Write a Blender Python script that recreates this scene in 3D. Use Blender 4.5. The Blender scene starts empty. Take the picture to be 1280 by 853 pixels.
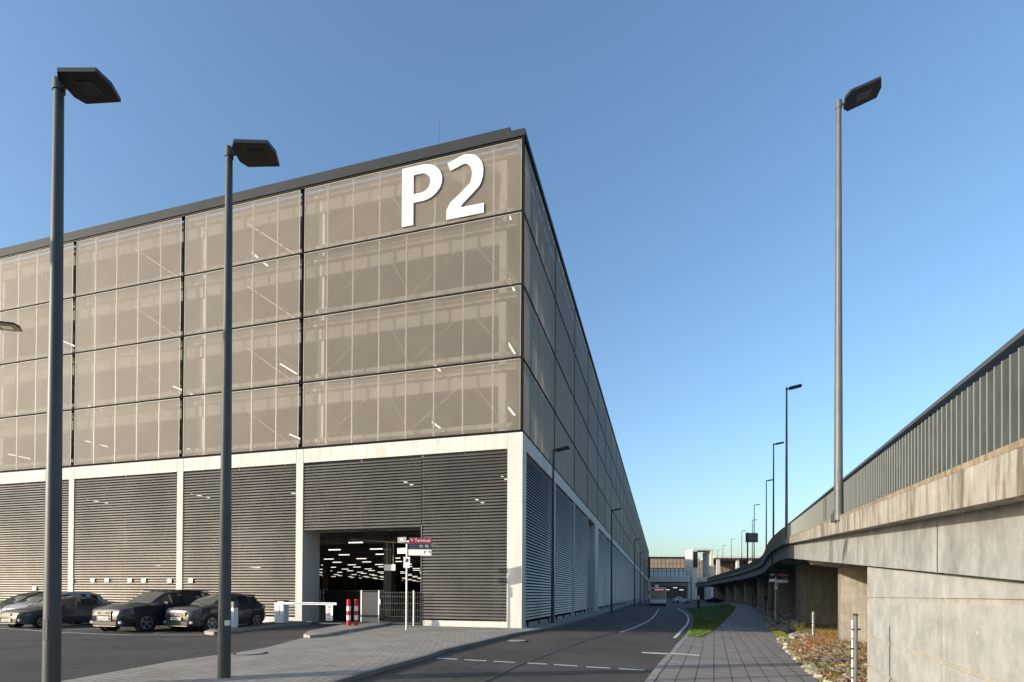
import bpy, bmesh, math, random
import numpy as np
from mathutils import Vector, Matrix
random.seed(7); rng = np.random.default_rng(7)
R = math.radians
C = bpy.context.scene
COL = C.collection

# ------------------------------------------------------------------ camera, sky, sun, exposure
F, PIT, ROL, CY = 669.34, 0.0082, 0.0056, 737.39      # pixels of the 1280x853 photograph
EYE = 1.6
cam_d = bpy.data.cameras.new('camera'); cam = bpy.data.objects.new('camera', cam_d); COL.objects.link(cam)
cam_d.sensor_width = 36; cam_d.lens = F / 1280 * 36; cam_d.shift_y = (CY - 426.5) / 1280
cam_d.clip_start = 0.05; cam_d.clip_end = 9000
cam.matrix_world = Matrix.Translation((0, 0, EYE)) @ Matrix.Rotation(math.pi/2 + PIT, 4, 'X') @ Matrix.Rotation(ROL, 4, 'Z')
C.camera = cam

SUN_TRAVEL = Vector((0.915, 0.403, 0)).normalized()
SUN_EL = R(14.5)
world = bpy.data.worlds.new('World'); C.world = world; world.use_nodes = True
wn = world.node_tree; wn.nodes.clear()
sky = wn.nodes.new('ShaderNodeTexSky'); sky.sky_type = 'NISHITA'; sky.sun_disc = False
sky.sun_elevation = SUN_EL
sky.sun_rotation = math.atan2(-SUN_TRAVEL.x, -SUN_TRAVEL.y)
sky.altitude = 50; sky.air_density = 1.25; sky.dust_density = 2.2; sky.ozone_density = 3.8
bg = wn.nodes.new('ShaderNodeBackground'); bg.inputs[1].default_value = 0.149
wo = wn.nodes.new('ShaderNodeOutputWorld')
wn.links.new(sky.outputs[0], bg.inputs[0]); wn.links.new(bg.outputs[0], wo.inputs[0])
sl = bpy.data.lights.new('sun', 'SUN'); sun = bpy.data.objects.new('sun', sl); COL.objects.link(sun)
sl.energy = 3.1; sl.angle = R(0.5); sl.color = (1.0, 0.89, 0.75)
sd = Vector((SUN_TRAVEL.x * math.cos(SUN_EL), SUN_TRAVEL.y * math.cos(SUN_EL), -math.sin(SUN_EL)))
sun.rotation_euler = sd.to_track_quat('-Z', 'Y').to_euler(); sun.location = (-60, -30, 40)
C.view_settings.view_transform = 'Standard'; C.view_settings.look = 'None'
C.view_settings.gamma = 1; C.view_settings.use_curve_mapping = False
C.view_settings.exposure = 0.95
C.render.engine = 'CYCLES'
C.cycles.max_bounces = 6; C.cycles.transparent_max_bounces = 24; C.cycles.diffuse_bounces = 3
C.cycles.glossy_bounces = 3

# ------------------------------------------------------------------ frames of reference
YAW = 0.2726; CX, CYB = 0.4643, 25.257
NR = Vector((math.cos(YAW), -math.sin(YAW), 0)); NE = Vector((math.sin(YAW), math.cos(YAW), 0))
def uv_of(x, y):
    dx, dy = x - CX, y - CYB
    return dx*NR.x + dy*NR.y, dx*NE.x + dy*NE.y
def G(x, y):
    u, t = uv_of(x, y)
    f = 1 - 0.72 * min(1, max(0, (t - 15) / 45))
    return -0.045 * min(20, max(0, u)) * f
def ray(px, py):
    u, v = px - 640, CY - py
    c, s = math.cos(ROL), math.sin(ROL)
    u, v = c*u + s*v, -s*u + c*v
    x, y, z = u, F, v
    c, s = math.cos(PIT), math.sin(PIT)
    return Vector((x/F, (c*y - s*z)/F, (s*y + c*z)/F))
def at(px, py, Y):
    d = ray(px, py); return Vector((d.x*Y/d.y, Y, EYE + d.z*Y/d.y))
def gp(px, py, off=0.0):
    d = ray(px, py); z = off
    for _ in range(60):
        k = (z - EYE) / d.z; x, y = d.x*k, d.y*k
        z = 0.5*z + 0.5*(G(x, y) + off)
    return Vector((x, y, z))

# ------------------------------------------------------------------ materials
def mat(name, col, rough=0.7, metal=0.0, noise=0.0, nscale=3.0, bump=0.0, bscale=40.0, spec=0.5, streak=0.0, col2=None, coat=0.0, detail=6):
    m = bpy.data.materials.new(name); m.use_nodes = True
    nt = m.node_tree; b = nt.nodes['Principled BSDF']
    b.inputs['Base Color'].default_value = (*col, 1); b.inputs['Roughness'].default_value = rough
    b.inputs['Metallic'].default_value = metal
    b.inputs['Specular IOR Level'].default_value = spec
    b.inputs['Coat Weight'].default_value = coat; b.inputs['Coat Roughness'].default_value = 0.05
    tc = nt.nodes.new('ShaderNodeTexCoord')
    src = None
    if noise > 0 or col2:
        n = nt.nodes.new('ShaderNodeTexNoise'); n.inputs['Scale'].default_value = nscale; n.inputs['Detail'].default_value = detail
        n.inputs['Roughness'].default_value = 0.65
        nt.links.new(tc.outputs['Object'], n.inputs['Vector'])
        r = nt.nodes.new('ShaderNodeValToRGB')
        c2 = col2 or tuple(min(1, c*(1+noise)) for c in col); c1 = col if col2 else tuple(c*(1-noise) for c in col)
        r.color_ramp.elements[0].color = (*c1, 1); r.color_ramp.elements[1].color = (*c2, 1)
        r.color_ramp.elements[0].position = 0.33; r.color_ramp.elements[1].position = 0.67
        nt.links.new(n.outputs[0], r.inputs[0]); src = r.outputs[0]
    if streak > 0:
        mp = nt.nodes.new('ShaderNodeMapping'); mp.inputs['Scale'].default_value = (3.2, 3.2, 0.12)
        nt.links.new(tc.outputs['Object'], mp.inputs[0])
        n2 = nt.nodes.new('ShaderNodeTexNoise'); n2.inputs['Scale'].default_value = 1.6; n2.inputs['Detail'].default_value = 8
        nt.links.new(mp.outputs[0], n2.inputs['Vector'])
        r2 = nt.nodes.new('ShaderNodeValToRGB')
        r2.color_ramp.elements[0].position = 0.38; r2.color_ramp.elements[1].position = 0.62
        r2.color_ramp.elements[0].color = (1-streak, 1-streak*1.12, 1-streak*1.3, 1); r2.color_ramp.elements[1].color = (1.05, 1.05, 1.05, 1)
        nt.links.new(n2.outputs[0], r2.inputs[0])
        mx = nt.nodes.new('ShaderNodeMix'); mx.data_type = 'RGBA'; mx.blend_type = 'MULTIPLY'; mx.inputs[0].default_value = 1
        if src: nt.links.new(src, mx.inputs[6])
        else: mx.inputs[6].default_value = (*col, 1)
        nt.links.new(r2.outputs[0], mx.inputs[7]); src = mx.outputs[2]
    if src: nt.links.new(src, b.inputs['Base Color'])
    if bump > 0:
        n3 = nt.nodes.new('ShaderNodeTexNoise'); n3.inputs['Scale'].default_value = bscale; n3.inputs['Detail'].default_value = 5
        nt.links.new(tc.outputs['Object'], n3.inputs['Vector'])
        bp = nt.nodes.new('ShaderNodeBump'); bp.inputs['Strength'].default_value = bump; bp.inputs['Distance'].default_value = 0.02
        nt.links.new(n3.outputs[0], bp.inputs['Height']); nt.links.new(bp.outputs[0], b.inputs['Normal'])
    return m

def emis(name, col, s):
    m = bpy.data.materials.new(name); m.use_nodes = True
    b = m.node_tree.nodes['Principled BSDF']; b.inputs['Base Color'].default_value = (0.8, 0.8, 0.8, 1)
    b.inputs['Emission Color'].default_value = (*col, 1); b.inputs['Emission Strength'].default_value = s
    return m

M = {}
M['concrete'] = mat('white_concrete', (0.55, 0.535, 0.495), 0.8, noise=0.08, nscale=1.2, bump=0.1, streak=0.10)
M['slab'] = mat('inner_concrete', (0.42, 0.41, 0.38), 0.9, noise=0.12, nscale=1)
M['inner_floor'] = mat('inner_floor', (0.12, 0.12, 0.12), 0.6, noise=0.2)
M['fabric0'] = mat('matt_black', (0.01, 0.011, 0.012), 0.9, spec=0.1)
M['dark'] = mat('black_steel', (0.012, 0.013, 0.015), 0.5)
M['parapet'] = mat('parapet_metal', (0.024, 0.028, 0.032), 0.7, spec=.25, noise=0.15, nscale=0.6)
M['louver'] = mat('louver_metal', (0.17, 0.152, 0.125), 0.38, metal=0.75, noise=0.2, nscale=0.35)
M['white'] = mat('white_paint', (0.80, 0.80, 0.78), 0.5)
M['letter'] = mat('letter_white', (0.88, 0.88, 0.86), 0.5)
M['post'] = mat('galvanised_post', (0.62, 0.60, 0.56), 0.45, metal=0.3)
M['pole'] = mat('pole_steel', (0.05, 0.057, 0.057), 0.5, metal=0.1, noise=0.18, nscale=2.5)
M['pole_light'] = mat('pole_zinc', (0.105, 0.112, 0.11), 0.5, metal=0.15, noise=0.15, nscale=2.5)
M['lamp_black'] = mat('lamp_black', (0.012, 0.013, 0.014), 0.4)
M['lamp_glass'] = mat('lamp_glass', (0.06, 0.06, 0.06), 0.15)
M['fin'] = mat('zinc_fin', (0.055, 0.064, 0.062), 0.6, metal=0.1, noise=0.2, nscale=4)
M['finlip_lit'] = mat('zinc_lip_lit', (0.15, 0.165, 0.155), 0.5, metal=0.2)
M['rail'] = mat('rail_grey', (0.12, 0.125, 0.13), 0.45, metal=0.4)
M['light'] = emis('tube_light', (1.0, 0.93, 0.78), 1.2)
M['lightg'] = emis('tube_light_ground', (1.0, 0.93, 0.8), .75)
M['glass'] = mat('car_glass', (0.022, 0.030, 0.028), 0.04, spec=0.9)
M['screen'] = mat('windscreen_glass', (0.05, 0.062, 0.058), 0.03, spec=1.0)  # greenish reflections on the windscreen put into its base colour
M['tyre'] = mat('tyre', (0.012, 0.012, 0.012), 0.8)
M['rim'] = mat('rim', (0.5, 0.5, 0.52), 0.3, metal=0.8)
M['rimdark'] = mat('rim_dark', (0.06, 0.06, 0.065), 0.35, metal=0.6)
M['chrome'] = mat('chrome', (0.6, 0.6, 0.62), 0.18, metal=1.0)
M['plastic'] = mat('black_plastic', (0.018, 0.018, 0.02), 0.55)
M['headlamp'] = mat('headlamp', (0.45, 0.5, 0.55), 0.08, metal=0.4, spec=1)
M['plate'] = mat('number_plate', (0.75, 0.75, 0.72), 0.4)
M['ink'] = mat('ink', (0.02, 0.02, 0.03), 0.6)
M['red'] = mat('signal_red', (0.55, 0.012, 0.012), 0.4)
M['maroon'] = mat('maroon', (0.22, 0.02, 0.045), 0.45)
M['navy'] = mat('navy', (0.03, 0.035, 0.06), 0.45)
M['stonekerb'] = mat('kerb_stone', (0.30, 0.28, 0.25), 0.85, noise=0.2, nscale=2)
M['kerbshade'] = mat('kerb_shaded', (0.17, 0.165, 0.15), 0.85, noise=0.2, nscale=2)  # shade on the kerb face put into the colour of the whole kerb
M['mark'] = mat('road_paint', (0.62, 0.61, 0.57), 0.7, noise=0.18, nscale=9)
M['beige'] = mat('beige_stone', (0.28, 0.21, 0.16), 0.8, noise=0.12, nscale=0.2)

def coords(nt):
    return nt.nodes.new('ShaderNodeTexCoord')
# expanded metal mesh: see-through fabric, closes up at a grazing angle
def mesh_mat(name, col, hole):
    m = bpy.data.materials.new(name); m.use_nodes = True; nt = m.node_tree
    b = nt.nodes['Principled BSDF']; out = nt.nodes['Material Output']
    b.inputs['Roughness'].default_value = 0.6; b.inputs['Specular IOR Level'].default_value = 0.3
    tr = nt.nodes.new('ShaderNodeBsdfTransparent'); tr.inputs[0].default_value = (1, 1, 1, 1)
    lw = nt.nodes.new('ShaderNodeLayerWeight'); lw.inputs[0].default_value = 0.5
    tc = coords(nt); n = nt.nodes.new('ShaderNodeTexNoise'); n.inputs['Scale'].default_value = 0.5; n.inputs['Detail'].default_value = 3
    nt.links.new(tc.outputs['Object'], n.inputs['Vector'])
    rr = nt.nodes.new('ShaderNodeValToRGB'); rr.color_ramp.elements[0].position = .3; rr.color_ramp.elements[1].position = .7
    rr.color_ramp.elements[0].color = (*[c*.94 for c in col], 1); rr.color_ramp.elements[1].color = (*[c*1.06 for c in col], 1)
    nt.links.new(n.outputs[0], rr.inputs[0])
    oi = nt.nodes.new('ShaderNodeObjectInfo'); vr = nt.nodes.new('ShaderNodeMapRange'); vr.inputs[3].default_value = .88; vr.inputs[4].default_value = 1.10
    nt.links.new(oi.outputs['Random'], vr.inputs[0])
    hs = nt.nodes.new('ShaderNodeHueSaturation'); nt.links.new(rr.outputs[0], hs.inputs['Color']); nt.links.new(vr.outputs[0], hs.inputs['Value'])
    nt.links.new(hs.outputs[0], b.inputs['Base Color'])
    mr = nt.nodes.new('ShaderNodeMapRange'); mr.inputs[1].default_value = 0; mr.inputs[2].default_value = 0.97
    mr.inputs[3].default_value = hole; mr.inputs[4].default_value = hole*0.22
    nt.links.new(lw.outputs['Facing'], mr.inputs[0])
    tl = nt.nodes.new('ShaderNodeBsdfTranslucent'); nt.links.new(hs.outputs[0], tl.inputs[0])
    ms = nt.nodes.new('ShaderNodeMixShader'); ms.inputs[0].default_value = 0.34
    nt.links.new(b.outputs[0], ms.inputs[1]); nt.links.new(tl.outputs[0], ms.inputs[2])
    mx = nt.nodes.new('ShaderNodeMixShader')
    nt.links.new(mr.outputs[0], mx.inputs[0]); nt.links.new(ms.outputs[0], mx.inputs[1]); nt.links.new(tr.outputs[0], mx.inputs[2])
    nt.links.new(mx.outputs[0], out.inputs[0]); return m
M['mesh'] = mesh_mat('expanded_mesh', (0.345, 0.305, 0.255), 0.48)

# asphalt
def asphalt(name, base, patch):
    m = bpy.data.materials.new(name); m.use_nodes = True; nt = m.node_tree; b = nt.nodes['Principled BSDF']
    tc = coords(nt)
    n1 = nt.nodes.new('ShaderNodeTexNoise'); n1.inputs['Scale'].default_value = 0.35; n1.inputs['Detail'].default_value = 5
    n2 = nt.nodes.new('ShaderNodeTexNoise'); n2.inputs['Scale'].default_value = 45; n2.inputs['Detail'].default_value = 3
    n2.inputs['Roughness'].default_value = 0.8
    for n in (n1, n2): nt.links.new(tc.outputs['Object'], n.inputs['Vector'])
    r1 = nt.nodes.new('ShaderNodeValToRGB'); r1.color_ramp.elements[0].position = .35; r1.color_ramp.elements[1].position = .65
    r1.color_ramp.elements[0].color = (*[c*(1-patch) for c in base], 1); r1.color_ramp.elements[1].color = (*[c*(1+patch) for c in base], 1)
    r2 = nt.nodes.new('ShaderNodeValToRGB'); r2.color_ramp.elements[0].position = .38; r2.color_ramp.elements[1].position = .66
    r2.color_ramp.elements[0].color = (.55, .55, .55, 1); r2.color_ramp.elements[1].color = (1.55, 1.5, 1.42, 1)
    nt.links.new(n1.outputs[0], r1.inputs[0]); nt.links.new(n2.outputs[0], r2.inputs[0])
    mx = nt.nodes.new('ShaderNodeMix'); mx.data_type = 'RGBA'; mx.blend_type = 'MULTIPLY'; mx.inputs[0].default_value = 1
    nt.links.new(r1.outputs[0], mx.inputs[6]); nt.links.new(r2.outputs[0], mx.inputs[7])
    wp = nt.nodes.new('ShaderNodeTexNoise'); wp.inputs['Scale'].default_value = 1.2; wp.inputs['Detail'].default_value = 6
    nt.links.new(tc.outputs['Object'], wp.inputs['Vector'])
    ad = nt.nodes.new('ShaderNodeVectorMath'); ad.operation = 'MULTIPLY_ADD'; ad.inputs[1].default_value = (1.4, 1.4, 0)
    nt.links.new(wp.outputs['Color'], ad.inputs[0]); nt.links.new(tc.outputs['Object'], ad.inputs[2])
    vo = nt.nodes.new('ShaderNodeTexVoronoi'); vo.feature = 'DISTANCE_TO_EDGE'; vo.inputs['Scale'].default_value = 0.22
    nt.links.new(ad.outputs[0], vo.inputs['Vector'])
    cr = nt.nodes.new('ShaderNodeValToRGB'); cr.color_ramp.elements[0].position = 0.0; cr.color_ramp.elements[1].position = 0.006
    cr.color_ramp.elements[0].color = (.35, .35, .35, 1); cr.color_ramp.elements[1].color = (1, 1, 1, 1)
    nt.links.new(vo.outputs['Distance'], cr.inputs[0])
    st = nt.nodes.new('ShaderNodeTexNoise'); st.inputs['Scale'].default_value = 0.9; st.inputs['Detail'].default_value = 2
    nt.links.new(tc.outputs['Object'], st.inputs['Vector'])
    sr = nt.nodes.new('ShaderNodeValToRGB'); sr.color_ramp.elements[0].position = .66; sr.color_ramp.elements[1].position = .74
    sr.color_ramp.elements[0].color = (1, 1, 1, 1); sr.color_ramp.elements[1].color = (.66, .65, .64, 1)
    nt.links.new(st.outputs[0], sr.inputs[0])
    m2 = nt.nodes.new('ShaderNodeMix'); m2.data_type = 'RGBA'; m2.blend_type = 'MULTIPLY'; m2.inputs[0].default_value = .8
    m3 = nt.nodes.new('ShaderNodeMix'); m3.data_type = 'RGBA'; m3.blend_type = 'MULTIPLY'; m3.inputs[0].default_value = .8
    nt.links.new(mx.outputs[2], m2.inputs[6]); nt.links.new(cr.outputs[0], m2.inputs[7])
    nt.links.new(m2.outputs[2], m3.inputs[6]); nt.links.new(sr.outputs[0], m3.inputs[7]); nt.links.new(m3.outputs[2], b.inputs['Base Color'])
    bp = nt.nodes.new('ShaderNodeBump'); bp.inputs['Strength'].default_value = 0.5; bp.inputs['Distance'].default_value = 0.01
    nt.links.new(n2.outputs[0], bp.inputs['Height']); nt.links.new(bp.outputs[0], b.inputs['Normal'])
    b.inputs['Roughness'].default_value = 0.85; b.inputs['Specular IOR Level'].default_value = 0.3
    return m
M['asphalt'] = asphalt('asphalt', (0.090, 0.078, 0.067), 0.18)
M['asphalt2'] = asphalt('asphalt_car_park', (0.078, 0.071, 0.065), 0.22)

def paving(name, c1, c2, w, h, rot, mortar=0.012, offset=0.5):
    m = bpy.data.materials.new(name); m.use_nodes = True; nt = m.node_tree; b = nt.nodes['Principled BSDF']
    tc = coords(nt); mp = nt.nodes.new('ShaderNodeMapping'); mp.inputs['Rotation'].default_value = (0, 0, rot)
    nt.links.new(tc.outputs['Object'], mp.inputs[0])
    br = nt.nodes.new('ShaderNodeTexBrick'); br.offset = offset
    br.inputs['Scale'].default_value = 1; br.inputs['Brick Width'].default_value = w; br.inputs['Row Height'].default_value = h
    br.inputs['Mortar Size'].default_value = mortar; br.inputs['Mortar Smooth'].default_value = 0.2
    br.inputs['Color1'].default_value = (*c1, 1); br.inputs['Color2'].default_value = (*c2, 1)
    br.inputs['Mortar'].default_value = (*[c*.28 for c in c1], 1); br.inputs['Bias'].default_value = 0.0
    nt.links.new(mp.outputs[0], br.inputs['Vector'])
    n = nt.nodes.new('ShaderNodeTexNoise'); n.inputs['Scale'].default_value = 0.8; n.inputs['Detail'].default_value = 7; n.inputs['Roughness'].default_value = .7
    nt.links.new(tc.outputs['Object'], n.inputs['Vector'])
    r = nt.nodes.new('ShaderNodeValToRGB'); r.color_ramp.elements[0].position = .3; r.color_ramp.elements[1].position = .7
    r.color_ramp.elements[0].color = (.74, .73, .72, 1); r.color_ramp.elements[1].color = (1.18, 1.17, 1.15, 1)
    nt.links.new(n.outputs[0], r.inputs[0])
    mx = nt.nodes.new('ShaderNodeMix'); mx.data_type = 'RGBA'; mx.blend_type = 'MULTIPLY'; mx.inputs[0].default_value = 1
    nt.links.new(br.outputs[0], mx.inputs[6]); nt.links.new(r.outputs[0], mx.inputs[7]); nt.links.new(mx.outputs[2], b.inputs['Base Color'])
    b.inputs['Roughness'].default_value = 0.85
    bp = nt.nodes.new('ShaderNodeBump'); bp.inputs['Strength'].default_value = 0.4; bp.inputs['Distance'].default_value = 0.006; bp.invert = True
    nt.links.new(br.outputs['Fac'], bp.inputs['Height']); nt.links.new(bp.outputs[0], b.inputs['Normal'])
    return m
M['paving'] = paving('paving_blocks', (0.36, 0.325, 0.27), (0.30, 0.272, 0.228), 0.24, 0.16, 0.55, 0.009)
M['pathslab'] = paving('path_slabs', (0.285, 0.252, 0.225), (0.25, 0.222, 0.20), 0.40, 0.60, 0.361, 0.016, 0.0)
M['grassg'] = mat('grass_soil', (0.035, 0.075, 0.012), 0.95, col2=(0.06, 0.115, 0.02), nscale=2)
M['soil'] = mat('soil', (0.07, 0.05, 0.03), 0.95, col2=(0.13, 0.085, 0.045), nscale=2.5, bump=0.6, bscale=8)
M['earth'] = mat('far_ground', (0.07, 0.07, 0.065), 0.95, noise=0.3, nscale=0.02)

# weathered concrete of the bridge
def bridge_conc(name, base, stain, amount, vert, hs=1.0):
    m = bpy.data.materials.new(name); m.use_nodes = True; nt = m.node_tree; b = nt.nodes['Principled BSDF']
    tc = coords(nt)
    mp = nt.nodes.new('ShaderNodeMapping'); mp.inputs['Scale'].default_value = (4.5*hs, 4.5*hs, vert*hs if vert > 2 else vert)
    nt.links.new(tc.outputs['Object'], mp.inputs[0])
    a = nt.nodes.new('ShaderNodeTexNoise'); a.inputs['Scale'].default_value = 1.0; a.inputs['Detail'].default_value = 9; a.inputs['Roughness'].default_value = .7
    nt.links.new(mp.outputs[0], a.inputs['Vector'])
    c = nt.nodes.new('ShaderNodeTexNoise'); c.inputs['Scale'].default_value = 1.3; c.inputs['Detail'].default_value = 10; c.inputs['Roughness'].default_value = .72
    nt.links.new(tc.outputs['Object'], c.inputs['Vector'])
    r = nt.nodes.new('ShaderNodeValToRGB'); r.color_ramp.elements[0].position = .40; r.color_ramp.elements[1].position = .62
    r.color_ramp.elements[0].color = (*stain, 1); r.color_ramp.elements[1].color = (*base, 1)
    e = r.color_ramp.elements.new(.5); e.color = (*[(x*amount+y*(1-amount)) for x, y in zip(stain, base)], 1)
    nt.links.new(a.outputs[0], r.inputs[0])
    r2 = nt.nodes.new('ShaderNodeValToRGB'); r2.color_ramp.elements[0].position = .32; r2.color_ramp.elements[1].position = .68
    r2.color_ramp.elements[0].color = (.70, .70, .68, 1); r2.color_ramp.elements[1].color = (1.16, 1.15, 1.13, 1)
    nt.links.new(c.outputs[0], r2.inputs[0])
    mx = nt.nodes.new('ShaderNodeMix'); mx.data_type = 'RGBA'; mx.blend_type = 'MULTIPLY'; mx.inputs[0].default_value = 1
    nt.links.new(r.outputs[0], mx.inputs[6]); nt.links.new(r2.outputs[0], mx.inputs[7])
    nt.links.new(mx.outputs[2], b.inputs['Base Color']); b.inputs['Roughness'].default_value = 0.88
    d = nt.nodes.new('ShaderNodeTexNoise'); d.inputs['Scale'].default_value = 14; d.inputs['Detail'].default_value = 8
    nt.links.new(tc.outputs['Object'], d.inputs['Vector'])
    bp = nt.nodes.new('ShaderNodeBump'); bp.inputs['Strength'].default_value = 0.35; bp.inputs['Distance'].default_value = 0.012
    nt.links.new(d.outputs[0], bp.inputs['Height']); nt.links.new(bp.outputs[0], b.inputs['Normal'])
    return m
M['kappe'] = bridge_conc('stained_concrete', (0.44, 0.415, 0.37), (0.17, 0.145, 0.105), 0.35, 0.8, 1.3)
M['lichen'] = bridge_conc('lichen_concrete', (0.38, 0.33, 0.25), (0.22, 0.155, 0.085), 0.6, 1.5, 2.0)
M['girder'] = bridge_conc('girder_concrete', (0.36, 0.363, 0.355), (0.26, 0.262, 0.255), 0.5, 3.0, .5)
M['abut'] = bridge_conc('wall_concrete', (0.41, 0.412, 0.40), (0.335, 0.337, 0.325), 0.5, 3.5, .5)
M['band'] = bridge_conc('band_concrete', (0.42, 0.395, 0.35), (0.34, 0.32, 0.28), 0.5, 2.0, .6)
M['pier'] = bridge_conc('pier_concrete', (0.34, 0.32, 0.27), (0.25, 0.235, 0.20), 0.5, 0.3, 1.0)

# ------------------------------------------------------------------ mesh helpers
def tag(o, label=None, cat=None, group=None, kind=None):
    if label: o['label'] = label
    if cat: o['category'] = cat
    if group: o['group'] = group
    if kind: o['kind'] = kind
    return o
def empty(name, loc=(0, 0, 0), rz=0.0, label=None, cat=None, group=None):
    o = bpy.data.objects.new(name, None); COL.objects.link(o); o.location = loc; o.rotation_euler = (0, 0, rz)
    o.empty_display_size = 0.2
    return tag(o, label, cat, group)
class MB:
    def __init__(s): s.v = []; s.f = []; s.mi = []; s.cur = 0
    def add(s, vs, fs):
        o = len(s.v); s.v += [tuple(p) for p in vs]; s.f += [tuple(i+o for i in f) for f in fs]; s.mi += [s.cur]*len(fs)
    def box(s, x0, x1, y0, y1, z0, z1, rot=None, org=(0, 0, 0)):
        x0, x1 = min(x0, x1), max(x0, x1); y0, y1 = min(y0, y1), max(y0, y1); z0, z1 = min(z0, z1), max(z0, z1)
        P = [Vector(p) for p in ((x0,y0,z0),(x1,y0,z0),(x1,y1,z0),(x0,y1,z0),(x0,y0,z1),(x1,y0,z1),(x1,y1,z1),(x0,y1,z1))]
        if rot is not None: P = [rot @ p for p in P]
        P = [p + Vector(org) for p in P]
        s.add(P, [(3,2,1,0),(4,5,6,7),(0,1,5,4),(1,2,6,5),(2,3,7,6),(3,0,4,7)])
    def tube(s, a, b, r0, r1=None, n=10, caps=True):
        a, b = Vector(a), Vector(b); r1 = r0 if r1 is None else r1
        d = (b-a).normalized(); q = d.orthogonal().normalized(); w = d.cross(q)
        P = [a + (q*math.cos(2*math.pi*i/n) + w*math.sin(2*math.pi*i/n))*r0 for i in range(n)]
        P += [b + (q*math.cos(2*math.pi*i/n) + w*math.sin(2*math.pi*i/n))*r1 for i in range(n)]
        fs = [(i, (i+1) % n, n+(i+1) % n, n+i) for i in range(n)]
        if caps: fs += [tuple(range(n-1, -1, -1)), tuple(range(n, 2*n))]
        s.add(P, fs)
    def prism(s, poly, f):       # poly: 2-D outline; f(p, k) -> 3-D point for k = 0, 1
        n = len(poly)
        P = [f(p, 0) for p in poly] + [f(p, 1) for p in poly]
        s.add(P, [tuple(range(n-1, -1, -1)), tuple(range(n, 2*n))] + [(i, (i+1) % n, n+(i+1) % n, n+i) for i in range(n)])
    def quad(s, a, b, c, d): s.add([a, b, c, d], [(0, 1, 2, 3)])
    def build(s, name, m, parent=None, smooth=False, bevel=0.0):
        me = bpy.data.meshes.new(name); me.from_pydata(s.v, [], s.f)
        for mm in (m if isinstance(m, (list, tuple)) else [m]): me.materials.append(mm)
        if any(s.mi): me.polygons.foreach_set('material_index', s.mi)
        me.update()
        bm = bmesh.new(); bm.from_mesh(me); bmesh.ops.recalc_face_normals(bm, faces=bm.faces)
        if bevel: bmesh.ops.bevel(bm, geom=bm.edges[:], offset=bevel, segments=2, affect='EDGES', profile=0.6, clamp_overlap=True)
        bm.to_mesh(me); bm.free()
        if smooth:
            me.polygons.foreach_set('use_smooth', [True]*len(me.polygons))
            me.set_sharp_from_angle(angle=R(38))
        o = bpy.data.objects.new(name, me); COL.objects.link(o)
        if parent: o.parent = parent
        return o
def copy_tree(o, parent=None):
    c = o.copy(); COL.objects.link(c); c.parent = parent
    for ch in [k for k in bpy.data.objects if k.parent == o]: copy_tree(ch, c)
    return c
# ground sheets: outline in world XY, cut along the terrain's folds, laid on G + off
def sheet(name, outline, off, m, skirt=0.0, kind='structure', label=None, parent=None):
    bm = bmesh.new()
    vs = [bm.verts.new((p[0], p[1], 0)) for p in outline]
    bm.faces.new(vs)
    for u in range(0, 21, 2):
        o = Vector((CX, CYB, 0)) + NR*u
        bmesh.ops.bisect_plane(bm, geom=bm.verts[:]+bm.edges[:]+bm.faces[:], plane_co=o, plane_no=NR)
    for t in range(15, 61, 5):
        o = Vector((CX, CYB, 0)) + NE*t
        bmesh.ops.bisect_plane(bm, geom=bm.verts[:]+bm.edges[:]+bm.faces[:], plane_co=o, plane_no=NE)
    bmesh.ops.triangulate(bm, faces=bm.faces[:])
    for v in bm.verts: v.co.z = G(v.co.x, v.co.y) + off
    bmesh.ops.recalc_face_normals(bm, faces=bm.faces)
    if sum(f.normal.z for f in bm.faces) < 0: bmesh.ops.reverse_faces(bm, faces=bm.faces)
    if skirt:
        be = [e for e in bm.edges if len(e.link_faces) == 1]
        r = bmesh.ops.extrude_edge_only(bm, edges=be)
        for v in [g for g in r['geom'] if isinstance(g, bmesh.types.BMVert)]: v.co.z -= skirt
    me = bpy.data.meshes.new(name); bm.to_mesh(me); bm.free(); me.materials.append(m)
    o = bpy.data.objects.new(name, me); COL.objects.link(o)
    if parent: o.parent = parent
    if kind: o['kind'] = kind
    return o
def P2(*pts, off=0.0): return [tuple(gp(x, y, off))[:2] for x, y in pts]
def strip(pts, w):         # centreline in XY -> closed outline
    L, Rr = [], []
    for i, p in enumerate(pts):
        a = Vector(pts[max(0, i-1)][:2]); b = Vector(pts[min(len(pts)-1, i+1)][:2]); d = (b-a).normalized(); n = Vector((-d.y, d.x))
        L.append(tuple(Vector(p[:2]) + n*w/2)); Rr.append(tuple(Vector(p[:2]) - n*w/2))
    return L + Rr[::-1]
def spline(pts, k=6):
    out = []
    P = [Vector(p) for p in pts]; P = [2*P[0]-P[1]] + P + [2*P[-1]-P[-2]]
    for i in range(1, len(P)-2):
        for j in range(k):
            t = j/k; a, b, c, d = P[i-1:i+3]
            out.append(0.5*((2*b) + (c-a)*t + (2*a-5*b+4*c-d)*t*t + (3*b-a-3*c+d)*t**3))
    out.append(P[-2]); return out

# ------------------------------------------------------------------ ground
RD = -0.10; LT = -0.03
sheet('ground', [(-2500, -600), (2500, -600), (2500, 4000), (-2500, 4000)], -0.16, M['earth'])
road_left_px = [(420,853),(480.6,834.7),(531,821),(553.7,813),(602,801.6),(643,791.5),(690,783.5),(747,768)]
kerbL = [Vector((*p, 0)) for p in P2(*road_left_px)]
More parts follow.
